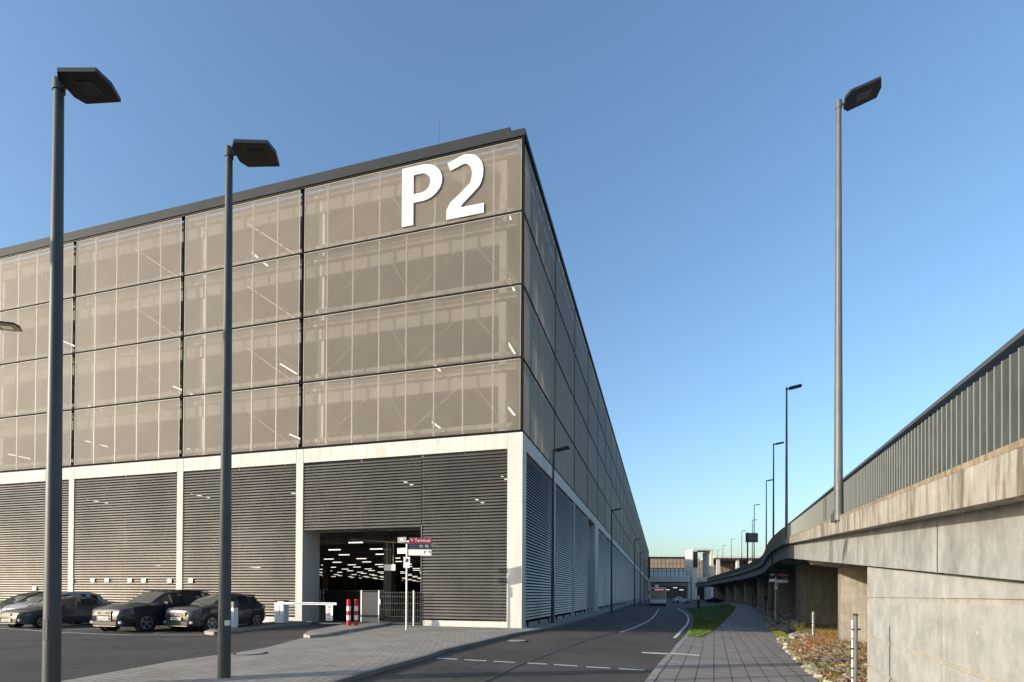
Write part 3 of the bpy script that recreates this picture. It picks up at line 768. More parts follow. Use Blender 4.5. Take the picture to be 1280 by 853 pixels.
# ------------------------------------------------------------------ fingerpost signs
def text_mesh(name, s, size, m, parent, loc, rot):
    cu = bpy.data.curves.new(name, 'FONT'); cu.body = s; cu.size = size; cu.align_x = 'CENTER'; cu.align_y = 'CENTER'; cu.resolution_u = 2
    tmp = bpy.data.objects.new(name, cu); COL.objects.link(tmp)
    dg = bpy.context.evaluated_depsgraph_get(); me = bpy.data.meshes.new_from_object(tmp.evaluated_get(dg))
    bpy.data.objects.remove(tmp); bpy.data.curves.remove(cu)
    me.materials.clear(); me.materials.append(m)
    o = bpy.data.objects.new(name, me); COL.objects.link(o); o.parent = parent; o.location = loc; o.rotation_euler = rot
    return o
def fingerpost(loc, rz, label):
    e = empty('direction_sign', loc, rz, label, 'direction sign', 'finger signs on slim posts')
    mb = MB(); mb.tube((0,0,0), (0,0,3.78), .045, n=10); mb.build('post', M['post'], e, smooth=True)
    def board(x0, x1, z0, z1, m, tilt, txt=None, tm='white', sz=.15, tx=None):
        mb = MB(); mb.box(x0, x1, -.02, .02, z0, z1, rot=Matrix.Rotation(tilt, 3, 'Z')); o = mb.build('finger_board', M[m], e)
        if txt:
            c = Matrix.Rotation(tilt, 3, 'Z') @ Vector(((x0+x1)/2 if tx is None else tx, -.024, (z0+z1)/2))
            text_mesh('lettering', txt, sz, M[tm], o, c, (math.pi/2, 0, tilt))
        return o
    board(.08, 1.06, 3.80, 4.06, 'maroon', .0, '\u2191 Terminal', 'white', .19)
    board(.08, 1.06, 3.55, 3.795, 'navy', .0, 'P1  P2', 'white', .15, .75)
    board(.02, 1.06, 3.27, 3.535, 'white', .0, 'P \u2191', 'ink', .2, .9)
    board(-.5, -.03, 3.84, 4.08, 'navy', -.5, 'P2', 'white', .16)
    board(-.5, -.03, 3.36, 3.60, 'white', -.5)
    mb = MB(); mb.box(-.14, .14, -.07, -.05, 2.72, 3.2); o = mb.build('small_plate', M['white'], e)
    mb = MB(); mb.box(-.06, .06, -.075, -.072, 2.98, 3.04); mb.box(-.03, .07, -.075, -.072, 3.04, 3.12); mb.build('pictogram', M['ink'], o)
    return e
fp1 = fingerpost(gp(508.6, 789.3), .05, 'direction sign on the paving in front of the garage louvres')
fp2 = copy_tree(fp1); fp2.location = gp(970, 773.5); fp2['label'] = 'direction sign in the shade beside the bridge piers'

# ------------------------------------------------------------------ lamp posts
def lamp(loc, rz, H, r0, r1, label, group, pm='pole', tilt=9, head=0.78, arm=.12):
    e = empty('street_lamp', loc, rz, label, 'street lamp', group)
    mb = MB(); mb.tube((0,0,-.1), (0,0,H), r0, r1, n=20); mb.build('pole', M[pm], e, smooth=True)
    mb = MB(); mb.tube((0,0,H-.02), (0,0,H+.16), r1*1.25, n=16); mb.build('collar', M[pm], e, smooth=True)
    T = Matrix.Rotation(-R(tilt), 3, 'Y'); org = (0, 0, H+.06)
    mb = MB(); mb.tube((0,0,H+.05), tuple(Vector(org)+T@Vector((arm+.05,0,0))), .035, n=10); mb.build('bracket', M[pm], e, smooth=True)
    mb = MB()
    out = [(arm, -.16), (arm+.10, -.29), (arm+head, -.27), (arm+head+.05, 0), (arm+head, .27), (arm+.10, .29), (arm, .16)]
    mb.prism(out, lambda p, k: Vector(org) + T @ Vector((p[0], p[1], -.035 + .085*k - .015*abs(p[1])/.24*k)))
    h = mb.build('lamp_head', M['lamp_black'], e, bevel=.008)
    mb = MB(); mb.box(arm+.25, arm+.55, -.12, .12, -.042, -.036, rot=T, org=org); mb.build('lens', M['lamp_glass'], h)
    mb = MB(); mb.box(-.03, .03, -(r0-(r0-r1)*.1)-.004, -r0*.85, .8, 1.15); mb.build('service_door', M[pm], e)
    return e
GL = 'lamp posts standing in the foreground'
l1 = at(281, 600, 10.1); lamp((l1.x, l1.y, G(l1.x, l1.y)), .02, 9.88, .115, .06, 'tall grey lamp post in front of the parked dark cars', GL, tilt=1, head=.72)
mb = MB(); a_ = [k for k in bpy.data.objects if k.name.startswith('street_lamp')][-1]; mb.tube((0,0,.98), (0,0,1.08), .113, .1128, n=20, caps=False)
mb.v = [v for v in mb.v]; mb.f = [f for f in mb.f][14:17]; mb.mi = mb.mi[:3]; mb.build('sticker', M['white'], a_)
l2 = at(66, 600, 8.8); lamp((l2.x, l2.y, G(l2.x, l2.y)), -.02, 9.9, .125, .07, 'thickest and nearest lamp post at the far left', GL, tilt=1, head=.72)
l3 = at(-21, 500, 17.2); lamp((l3.x, l3.y, 0), .35, 10.15, .11, .06, 'lamp whose head only just reaches in at the left edge', GL, tilt=3, head=.7)
# two more of the same row out of sight to the left: their shadows cross the road
for px, py, k in ((340, 848.5, 15.0), (760, 851, 21.0)):
    p = gp(px, py) - SUN_TRAVEL*k; lamp((p.x, p.y, 0), 0, 9.9, .12, .06, 'lamp post left of the frame whose shadow crosses the %s' % ('paving and the dashed line' if k == 15 else 'bottom of the road'), GL)
GR = 'lamp posts along the side of the garage'
base = lamp((0,0,0), -YAW, 9.7, .10, .055, 'x', GR)
spots = [(691.2, 778.3, 'nearest lamp post beside the garage side wall'), (764.6, 763.8, 'second lamp post beside the garage side wall'), (793.3, 755.8, 'third lamp post beside the garage, left of the bus'), (800.4, 752.6, 'fourth lamp post beside the garage, close left of the bus'), (805.2, 750.4, 'farthest lamp post at the end of the garage wall')]
for i, (x, y, lab) in enumerate(spots):
    o = base if i == 0 else copy_tree(base)
    o.location = gp(x, y); o['label'] = lab

# ------------------------------------------------------------------ the ramp bridge
SLP = 0.455; KC = 2.05
plan = [(SLP*Y + KC, Y) for Y in (-6, -3, 0, 3, 6, 9, 12, 15, 20, 25, 30, 35, 41)] + [(25.1,52),(28.9,61),(35,75),(39,86),(45.0,105),(49.4,121),(57,150),(65,180),(75,220)]
def resample(pts, step):
    S = spline([Vector((*p, 0)) for p in pts], 12); out = [S[0]]; acc = 0
    for a, b in zip(S, S[1:]):
        L = (b-a).length; pos = 0
        while acc + L - pos >= step:
            pos += step - acc; acc = 0; out.append(a.lerp(b, pos/L))
        acc += L - pos
    return out
def ztop(Y): return 2.81 + .0842*(Y-4.07) if Y < 41 else 5.92 + .45*(1-math.exp(-(Y-41)/9))
def zbot(Y): return 1.73 + .0755*(Y-4.64) if Y < 41 else 4.48 + .35*(1-math.exp(-(Y-41)/9))
line = resample(plan, 0.5)
def nrm(L, i):
    a = L[max(0, i-1)]; b = L[min(len(L)-1, i+1)]; d = (b-a).normalized(); return Vector((d.y, -d.x, 0)), d   # towards the deck (right)
br = empty('ramp_bridge', (line[12].x, line[12].y, 0), 0, 'long concrete road ramp on piers that climbs along the right and curves away', 'bridge')
BO = Vector((line[12].x, line[12].y, 0))
def loft(name, L, prof, m, closed=True, smooth=False, sub=None):
    """prof(Y) -> list of (offset from edge line towards the deck, z)"""
    mb = MB(); N = len(L); rows = []
    for i, p in enumerate(L):
        n, d = nrm(L, i); rows.append([p + n*o + Vector((0, 0, z)) - BO for o, z in prof(p.y)])
    k = len(rows[0]); vs = [q for r in rows for q in r]; fs = []
    for i in range(N-1):
        for j in range(k): fs.append((i*k+j, i*k+(j+1) % k, (i+1)*k+(j+1) % k, (i+1)*k+j))
    fs += [tuple(range(k)), tuple(range((N-1)*k, N*k))[::-1]]
    mb.add(vs, fs); return mb.build(name, m, br, smooth=smooth)
coarse = line[::4]
# edge beam in cast lengths with fine joints
seg = 11
i = 0; widths = [13, 9, 15, 11]
q = 0
while i < len(line)-1:
    j = min(len(line)-1, i + widths[q % 4]); q += 1
    Ls = [Vector(p) for p in line[i:j+1]]
    if len(Ls) >= 2:
        n0, d0_ = nrm(Ls, 0); Ls[0] = Ls[0] + d0_*.012; Ls[-1] = Ls[-1] - nrm(Ls, len(Ls)-1)[1]*.012
        if q < 40 or True: loft('edge_beam', Ls, lambda Y: [(0, ztop(Y)-.43), (0, ztop(Y)), (.45, ztop(Y)+.01), (.45, ztop(Y)-.35), (.26, ztop(Y)-.44)], M['kappe'])
    i = j
loft('girder', coarse, lambda Y: [(.27, zbot(Y)), (.27, ztop(Y)-.36), (.60, ztop(Y)-.36), (.75, zbot(Y))], M['girder'])
loft('deck_slab', coarse, lambda Y: [(.45, ztop(Y)-.42), (.45, ztop(Y)-.1), (10.2, ztop(Y)-.1), (10.2, ztop(Y)-.42)], M['girder'])
for o_f in (3.2, 6.2, 9.2):
    loft('girder', coarse, lambda Y, o_f=o_f: [(o_f, zbot(Y)-.15*0), (o_f, ztop(Y)-.43), (o_f+.5, ztop(Y)-.43), (o_f+.5, zbot(Y))], M['girder'])
# joint lines on the girder face
mb = MB()
for Yj in (7.0, 12.4, 16.9, 20.5, 26.0):
    p = Vector((SLP*Yj+KC, Yj, 0)); n = Vector((1, -SLP, 0)).normalized(); d = Vector((SLP, 1, 0)).normalized()
    a = p + n*.262 - BO
    mb.quad(a+Vector((0,0,zbot(Yj)+.01)), a+d*.02+Vector((0,0,zbot(Yj)+.01)), a+d*.02+Vector((0,0,ztop(Yj)-.46)), a+Vector((0,0,ztop(Yj)-.46)))
mb.build('girder_joint', M['joint'], br)
# railing: cap rail and vertical fins, one panel per length
RHT = 0.90
fins = resample(plan, 0.165); cap_done = 0
per = 15; idx = 0; count = 0; restm = MB(); 
TL = [f for f in fins if f.y < 175]
for s0 in range(0, len(TL)-1, per):
    seg_ = TL[s0:s0+per+1]
    if len(seg_) < 3: break
    far = seg_[0].y > 70
    mb = MB() if count < 60 else restm
    for i in range(len(seg_)-1):
        p = seg_[i]; n, d = nrm(seg_, i); z0 = ztop(p.y); sl_ = (ztop(p.y+.1)-z0)/.1*d.y
        a = p + n*.140; b = p + d*.180 + n*.085
        th = n*.004
        zt = z0+RHT-.105
        P = [a, b, b+th, a+th]
        zb_ = [z0+.01, z0+.01+sl_*.15]*1
        V = [a+Vector((0,0,z0+.01)), b+Vector((0,0,z0+.012)), b+Vector((0,0,zt+sl_*.15)), a+Vector((0,0,zt))]
        V = [v-BO for v in V]; mb.quad(*V)
        # return lip of the folded fin; its paler zinc paints in the sunlit edge
        V = [b+Vector((0,0,z0+.012)), b+Vector((0,0,zt+sl_*.15)), b-n*.009+d*.002+Vector((0,0,zt+sl_*.15)), b-n*.009+d*.002+Vector((0,0,z0+.012))]
        mb.cur = 1; mb.quad(*[v-BO for v in V]); mb.cur = 0
    if count < 60: mb.build('railing_panel', [M['fin'], M['finlip_lit']], br)
    count += 1
if restm.v: tag(restm.build('distant_railing_panels', [M['fin'], M['finlip_lit']], br), kind='stuff')
loft('lichen_strip', line[:150], lambda Y: [(-.003, ztop(Y)-.055), (-.003, ztop(Y)+.004), (.09, ztop(Y)+.012), (.09, ztop(Y)-.055)], M['lichen'])
loft('cap_rail', line[:360], lambda Y: [(.06, ztop(Y)+RHT-.045), (.06, ztop(Y)+RHT), (.22, ztop(Y)+RHT), (.22, ztop(Y)+RHT-.045)], M['rail'])
loft('foot_rail', line[:360], lambda Y: [(.20, ztop(Y)+.015), (.20, ztop(Y)+.06), (.23, ztop(Y)+.06), (.23, ztop(Y)+.015)], M['rail'])
mb = MB()
for i in range(0, 360, 10):
    p = line[i]; n, d = nrm(line, i); z0 = ztop(p.y)
    c = p + n*.2 - BO
    Rm = Matrix.Rotation(math.atan2(d.y, d.x), 3, 'Z')
    mb.box(-.03, .03, -.03, .03, z0, z0+RHT-.05, rot=Rm, org=(c.x, c.y, 0))
mb.build('railing_post', M['rail'], br)
# piers
nP = Vector((1, -SLP, 0)).normalized()
def edge_at(Y):
    i = min(range(len(line)), key=lambda k: abs(line[k].y - Y)); return line[i], *nrm(line, i)
for (Y, ins, wd, dp) in ((27.3, 1.9, 7.0, 1.1), (46.5, 1.7, 7.5, 3.0), (65, 1.4, 7.5, 1.2), (79, 1.2, 7.5, 1.2), (92, 1.2, 7.5, 1.2), (110, 1.2, 7.5, 1.2), (124, 1.2, 7.5, 1.3), (138, 1.2, 7.5, 1.3), (160, 1.2, 7.5, 1.3)):
    p, n, d = edge_at(Y); Rm = Matrix.Rotation(math.atan2(n.y, n.x), 3, 'Z'); c = p - BO
    zt = zbot(Y) - .42
    mb = MB(); mb.box(ins, ins+wd, -dp/2, dp/2, -1.8, zt, rot=Rm, org=c); mb.build('pier', M['pier'], br, bevel=.03)
    mb = MB(); mb.prism([(.55, zbot(Y)-.02), (.75, zbot(Y)-.25), (ins-.1, zt+.004), (9.6, zt+.004), (9.6, zbot(Y)-.02)], lambda q_, k, Rm=Rm, c=c, dp=dp: Rm @ Vector((q_[0], (-dp/2-.15) if k == 0 else (dp/2+.15), q_[1])) + c)
    mb.build('cross_beam', M['girder'], br)
# abutment wall: its own stepped panels with bands
wl = empty('retaining_wall', (SLP*6+2.45, 6, 0), math.atan2(1, SLP), 'grey concrete panel wall with raised bands under the near end of the ramp', 'wall')
dW = Vector((SLP, 1, 0)).normalized(); nW = Vector((-1, SLP, 0)).normalized()  # outward to the path
yedge = 2.45/(.6637-SLP)
Lend = (yedge - 6)*math.sqrt(1+SLP*SLP)
kx = 1/math.sqrt(1+SLP*SLP)   # dY per metre along
# local x = along the wall away from camera, local y = to the left (towards path)
def zt_w(x): return zbot(6 + x*kx) - .02
xj = [(-9), (2.45/((1180-640)/F - SLP) - 6)/kx, Lend]
zb_w = [1.545, .735, .10, -.55]
faces = MB()
def wallbox(mb, x0, x1, z0f, z1f, y0, y1):
    P = [(x0,y0,z0f(x0)),(x1,y0,z0f(x1)),(x1,y1,z0f(x1)),(x0,y1,z0f(x0)),(x0,y0,z1f(x0)),(x1,y0,z1f(x1)),(x1,y1,z1f(x1)),(x0,y1,z1f(x0))]
    mb.add(P, [(3,2,1,0),(4,5,6,7),(0,1,5,4),(1,2,6,5),(2,3,7,6),(3,0,4,7)])
cst = lambda z: (lambda x: z)
rows_ = [(cst(zb_w[0]+.035), zt_w), (cst(zb_w[1]+.035), cst(zb_w[0]-.035)), (cst(zb_w[2]+.035), cst(zb_w[1]-.035)), (cst(zb_w[3]+.035), cst(zb_w[2]-.035)), (cst(-1.6), cst(zb_w[3]-.035))]
for a, b in ((xj[0], xj[1]-.04), (xj[1]+.04, xj[2])):
    for z0f, z1f in rows_:
        mb = MB(); wallbox(mb, a, b, z0f, z1f, -.5, 0); mb.build('concrete_panel', M['abut'], wl)
mb = MB()
for zz in zb_w: mb.box(xj[0], xj[2]+.001, -.45, -.018, zz-.035, zz+.035); 
mb.box(xj[1]-.04, xj[1]+.04, -.45, -.016, -1.6, 2.0)
mb.build('joint_band', M['band'], wl)
mb = MB()
for zz in zb_w: mb.box(xj[0], xj[2], -.40, .003, zz-.037, zz-.030)
mb.build('joint_line', M['slab'], wl)  # thin concrete strip along the lower edge of each joint band
for hx in (Lend-1.0, Lend-2.6, Lend-4.6, Lend-6.4, Lend-8.2):
    for hz in (1.20, .38, -.28):
        mb = MB(); mb.tube((hx, -.02, hz), (hx, .004, hz), .028, n=12); mb.build('tie_hole', M['slab'], wl)
mb = MB(); mb.box(Lend-.45, Lend-.002, -8, -.5, -1.6, 2.1); mb.build('end_face', M['abut'], wl)
# added far side wall that closes the dark view below the deck
mb = MB()
Lr = [p for p in line if p.y > 6][::10]
for a_i in range(len(Lr)-1):
    n0, _ = nrm(Lr, a_i); n1, _ = nrm(Lr, a_i+1)
    a = Lr[a_i]+n0*10.6; b = Lr[a_i+1]+n1*10.6
    a2 = Lr[a_i]+n0*10.9; b2_ = Lr[a_i+1]+n1*10.9
    za, zb2 = ztop(Lr[a_i].y)-.5, ztop(Lr[a_i+1].y)-.5
    P = [(a.x,a.y,-1.5),(b.x,b.y,-1.5),(b2_.x,b2_.y,-1.5),(a2.x,a2.y,-1.5),(a.x,a.y,za),(b.x,b.y,zb2),(b2_.x,b2_.y,zb2),(a2.x,a2.y,za)]
    mb.add(P, [(3,2,1,0),(4,5,6,7),(0,1,5,4),(1,2,6,5),(2,3,7,6),(3,0,4,7)])
tag(mb.build('added_closing_wall', M['pier']), 'long concrete wall added behind the piers to close the dark view under the ramp', 'wall')

# lamp posts on the bridge
GB = 'lamp posts on the ramp bridge'
bl = [(1051.5, 12.9, 'tallest lamp post, standing at the edge of the near end of the ramp'), (980.5, 37.0, 'second lamp post on the ramp where its edge goes into shade'), (963.2, 53.5, 'third lamp post on the ramp, just past the shade line'), (956, 71, 'fourth lamp post on the ramp, close right of a shorter one'),
      (950.8, 90, 'fifth lamp post on the ramp, right of the dark road sign'), (939.6, 108, 'sixth lamp post on the ramp, directly behind the dark road sign'), (926.5, 126, 'seventh lamp post on the ramp, left of the dark road sign'), (913.3, 145, 'eighth lamp post on the ramp, third from its far end'), (902.8, 164, 'ninth lamp post on the ramp, second from its far end'), (896.3, 180, 'last and smallest lamp post at the far end of the ramp')]
first = None
for i, (px, Y, lab) in enumerate(bl):
    q_, n, d = edge_at(Y)
    pos = at(px, 660, Y); 
    if i < 5:
        pos = q_ + n*(-.02 if i == 0 else (.05 if i == 1 else .35))
        # slide along the edge so that it stands where the edge meets the sight line
    z = ztop(Y)
    if i == 0:
        o = lamp((pos.x, pos.y, z), math.atan2(n.y, n.x), 10.1, .10, .058, lab, GB, pm='pole_light', tilt=9, head=.72)
    elif i == 1:
        o = lamp((pos.x, pos.y, z), math.atan2(n.y, n.x), 10.35, .095, .055, lab, GB, tilt=7); first = o
    else:
        o = copy_tree(first); o.location = (pos.x, pos.y, z); o.rotation_euler.z = math.atan2(n.y, n.x); o['label'] = lab
# cabinet and boxes at the first bridge lamp
p = gp(1000, 800); q_, n, d = edge_at(13.35)
e = empty('junction_box', (q_.x, q_.y, ztop(13.35)), math.atan2(d.y, d.x), 'small dark junction box clipped to the edge beam beside the tallest lamp post', 'junction box')
mb = MB(); mb.box(-.10, .10, .02, .12, -.12, .10); mb.build('box', M['pole'], e, bevel=.01)
mb = MB(); mb.box(-.16, -.06, -.03, .06, .03, .22); mb.box(.0, .08, -.03, .06, .03, .2); mb.build('conduit', M['plastic'], e)
# road sign on the bridge
e = empty('road_sign', (*at(934, 700, 76)[:2], 6.2), 0, 'dark back of a rectangular road sign on a post on the ramp', 'road sign')
mb = MB(); mb.tube((0,0,-.2), (0,0,4.35), .10, n=10); mb.build('post', M['pole'], e)
mb = MB(); mb.box(-.22, 1.55, .12, .16, 2.95, 4.3); o = mb.build('board', M['rail'], e)
mb = MB(); mb.box(-.2, 1.5, .08, .115, 3.2, 3.26); mb.box(-.2, 1.5, .08, .115, 3.98, 4.04); mb.box(.95, 1.0, .06, .1, 2.95, 4.25); mb.build('stiffener', M['pole'], o)
e = empty('road_sign', (*edge_at(19)[0][:2], ztop(19)), .3, 'small dark plate peeping over the ramp railing left of the tallest lamp', 'road sign')
_, n, d = edge_at(19)
mb = MB(); mb.tube((2.2,0,-.2), (2.2,0,1.5), .04, n=8); mb.build('post', M['pole'], e)
mb = MB(); mb.box(1.85, 2.55, .05, .08, 1.02, 1.62); mb.build('board', M['rail'], e)

# ------------------------------------------------------------------ delineator posts by the path
def delin(loc, label, H=1.45, r=.034, proto=None):
    e = empty('marker_post', loc, 0, label, 'marker post', 'slim white marker posts beside the path')
    mb = MB(); mb.tube((0,0,-.2), (0,0,H), r, n=12); mb.build('post', M['pole_light'], e, smooth=True)
    mb = MB(); mb.tube((0,0,H), (0,0,H+.03), r*1.2, n=12); mb.build('cap', M['plastic'], e)
    mb = MB()
    for k in range(4): mb.box(-r-.028, -r-.014, -.014, .014, H-.30-k*.27, H-.06-k*.27)
    mb.build('white_strip', M['white'], e)
    mb = MB()
    for k in range(4): mb.box(-r-.03, r+.05, -.015, .015, H-.20-k*.27, H-.175-k*.27)
    mb.build('clamp', M['plastic'], e)
    return e
d1 = delin((6.03, 9.4, G(6.03, 9.4)-.15), 'nearest marker post with four black clamps, in front of the concrete wall')
d1['keep'] = 1
hh = 1.6 - 22.0*9.4/F - d1.location.z
for ch in [k for k in bpy.data.objects if k.parent == d1]: pass
d1.scale = (1, 1, hh/1.48)
d2 = copy_tree(d1); d2.location = gp(1018, 797.5); d2['label'] = 'white marker post between the path and the rubble'; d2.scale = (1.25, 1.25, 1.0)
d3 = copy_tree(d1); d3.location = gp(960.5, 767); d3['label'] = 'small white marker post in the shade at the bend of the path'; d3.scale = (1, 1, .95)
# slim dark posts in the shade
for i, (px, py, Hh, lab) in enumerate(((965.3, 771, 6.0, 'tall slim dark post in the shade left of the direction sign'), (957.5, 760, 3.2, 'dark signal post with a small box beside the far piers'), (940.7, 753.5, 3.4, 'thin dark post at the edge of the far path'))):
    e = empty('post', gp(px, py), 0, lab, 'post')
    mb = MB(); mb.tube((0,0,-.1), (0,0,Hh), .06, n=10); mb.build('shaft', M['lamp_black'], e)
    mb = MB(); mb.box(-.16, .16, -.1, .1, Hh*.45, Hh*.45+.4) if i == 1 else mb.tube((0,0,Hh), (0,0,Hh+.04), .08, n=10); mb.build('box' if i == 1 else 'cap', M['plastic'], e)
e = empty('bollard', gp(873.4, 758.3), 0, 'dark post with a pale top on the grass right of the bus', 'bollard')
mb = MB(); mb.tube((0,0,0), (0,0,1.2), .16, n=10); mb.build('post', M['plastic'], e)
mb = MB(); mb.tube((0,0,1.2), (0,0,1.75), .12, n=10); mb.build('top', M['plate'], e)

# ------------------------------------------------------------------ stones, leaves, grass (uncountable)
def inpoly(p, poly):
    x, y = p; c = False; n = len(poly)
    for i in range(n):
        x0, y0 = poly[i]; x1, y1 = poly[(i+1) % n]
        if (y0 > y) != (y1 > y) and x < (x1-x0)*(y-y0)/(y1-y0)+x0: c = not c
    return c
def scatter(poly, n):
    xs = [p[0] for p in poly]; ys = [p[1] for p in poly]; out = []
    while len(out) < n:
        p = (random.uniform(min(xs), max(xs)), random.uniform(min(ys), max(ys)))
        if inpoly(p, poly): out.append(p)
    return out
rub_zone = P2((973,797),(1007,832),(1040,853),(1110,853),(1083,800),(1047,790),(1000,786))
shade_zone = [pr[4], pr[5], pr[6], bp(23.5, 80), bp(30, 80), bp(27, 40), bp(20, 8)]
def wall_clear(p):   # keep on the path side of the wall
    return p[0] < SLP*p[1] + 2.35 or p[1] > 12.2
def rock(mb, x, y, s, zoff=0):
    base = [(-1,-1,0),(1,-1,0),(1,1,0),(-1,1,0),(-.7,-.6,1),(.6,-.7,1),(.7,.6,1),(-.6,.7,1)]
    a = random.uniform(0, 6.3); ca, sa = math.cos(a), math.sin(a); h = random.uniform(.5, .95); e_ = random.uniform(.6, 1)
    z0 = G(x, y) + zoff - s*.25
    P = []
    for bx, by, bz in base:
        bx += random.uniform(-.3, .3); by = (by + random.uniform(-.3, .3))*e_; bz = bz*h + random.uniform(-.12, .12)
        P.append((x + s*(bx*ca-by*sa), y + s*(bx*sa+by*ca), z0 + s*bz*1.1))
    mb.add(P, [(3,2,1,0),(4,5,6,7),(0,1,5,4),(1,2,6,5),(2,3,7,6),(3,0,4,7)])
M['rock1'] = mat('rubble', (0.22, 0.19, 0.16), .85, noise=.35, nscale=3)
M['rock2'] = mat('rubble_pale', (0.40, 0.36, 0.31), .85, noise=.25, nscale=3)
mb = MB()
for p in scatter(rub_zone, 1500):
    if not wall_clear(p): continue
    mb.cur = random.choice((0, 0, 1)); u, t = uv_of(*p)
    rock(mb, p[0], p[1], random.choice((.05, .07, .09, .12, .16)))
for p in scatter(shade_zone, 1600):
    mb.cur = random.choice((0, 0, 0, 1)); rock(mb, p[0], p[1], random.uniform(.08, .28))
mb.build('rubble_stones', [M['rock1'], M['rock2']])['kind'] = 'stuff'
M['leaf_red'] = mat('autumn_leaf', (0.34, 0.12, 0.04), .8, col2=(0.44, 0.22, 0.08), nscale=6)
M['leaf_brown'] = mat('dry_leaf', (0.16, 0.08, 0.03), .8, col2=(0.25, 0.15, 0.05), nscale=6)
M['leaf_green'] = mat('low_weed', (0.10, 0.13, 0.02), .8, col2=(0.17, 0.19, 0.03), nscale=6)
mb = MB()
leaf_zone = P2((985,808),(1000,796),(1047,786),(1084,792),(1110,853),(1040,853),(1012,833))
for p in scatter(leaf_zone, 20000):
    if not wall_clear(p): continue
    nval = math.sin(p[0]*1.9+1)*math.cos(p[1]*1.3) + random.uniform(-.6, .6)
    if nval < -.75: continue
    mb.cur = 0 if nval > .1 else (1 if nval > -.35 else 2)
    s = random.uniform(.014, .038); a = random.uniform(0, 6.28); z = G(*p) + random.uniform(.01, .17)
    tx, ty = random.uniform(-.9, .9), random.uniform(-.9, .9); c_, s_ = math.cos(a)*s, math.sin(a)*s
    mb.add([(p[0]-c_, p[1]-s_, z), (p[0]+s_*.6, p[1]-c_*.6, z+s*tx), (p[0]+c_, p[1]+s_, z+s*ty), (p[0]-s_*.6, p[1]+c_*.6, z+s*.4)], [(0,1,2,3)])
mb.build('fallen_leaves', [M['leaf_red'], M['leaf_brown'], M['leaf_green']])['kind'] = 'stuff'
def blades(name, pts, h0, h1, w, m):
    mb = MB()
    for p in pts:
        a = random.uniform(0, 6.28); h = random.uniform(h0, h1); z = G(*p); c_, s_ = math.cos(a)*w, math.sin(a)*w
        lx, ly = random.uniform(-.5, .5)*h, random.uniform(-.5, .5)*h
        mb.cur = random.randrange(len(m))
        mb.add([(p[0]-c_, p[1]-s_, z), (p[0]+c_, p[1]+s_, z), (p[0]+lx, p[1]+ly, z+h)], [(0,1,2)])
    o = mb.build(name, m); o['kind'] = 'stuff'; return o
M['grass1'] = mat('grass_blade', (0.055, 0.12, 0.015), .8, col2=(0.09, 0.16, 0.02), nscale=1.5)
M['grass2'] = mat('grass_blade_yellow', (0.16, 0.19, 0.03), .8, col2=(0.10, 0.15, 0.02), nscale=1.5)
vnear = [p for p in scatter(kr[5:8] + pl[::-1][2:], 9000)]
blades('verge_grass', scatter(verge, 16000) + vnear, .04, .13, .012, [M['grass1'], M['grass1'], M['grass2']])
edge_zone = P2((964,784),(973,797),(989,816.6),(1007,832.7),(1030,853),(1075,853),(1040,835),(1012,818),(990,795),(975,784))
M['grass3'] = mat('grass_dry', (0.30, 0.22, 0.07), .85, col2=(0.20, 0.14, 0.04), nscale=1.5)
blades('edge_grass', [p for p in scatter(edge_zone, 5000) if wall_clear(p)], .04, .16, .008, [M['grass1'], M['grass2'], M['grass2'], M['grass3']])
dry_zone = P2((995,787),(1060,797),(1084,800),(1084,786),(1040,782),(1000,780))
blades('dry_grass', scatter(dry_zone, 9000), .12, .40, .010, [M['grass3'], M['grass3'], M['leaf_brown'], M['leaf_green']])
# a small yellow-green weed by the post
e = empty('weed', gp(1000, 789), 0, 'leafy yellow green weed growing beside the second marker post', 'plant')
mb = MB(); 
for k in range(7):
    a = k*.9; mb.tube((0,0,0), (.28*math.cos(a), .28*math.sin(a), .55+.1*(k % 3)), .008, .003, n=4)
mb.build('stem', M['leaf_green'], e)
mb = MB()
for k in range(140):
    a = random.uniform(0, 6.28); t = random.uniform(.25, 1); r_ = .3*t+random.uniform(-.06, .06); z = .6*t+random.uniform(-.05, .1); s = random.uniform(.03, .06)
    x, y = r_*math.cos(a), r_*math.sin(a); mb.add([(x-s,y,z),(x,y-s*.5,z+s*.5),(x+s,y,z),(x,y+s*.5,z+s*.6)], [(0,1,2,3)])
mb.build('foliage', M['grass2'], e)

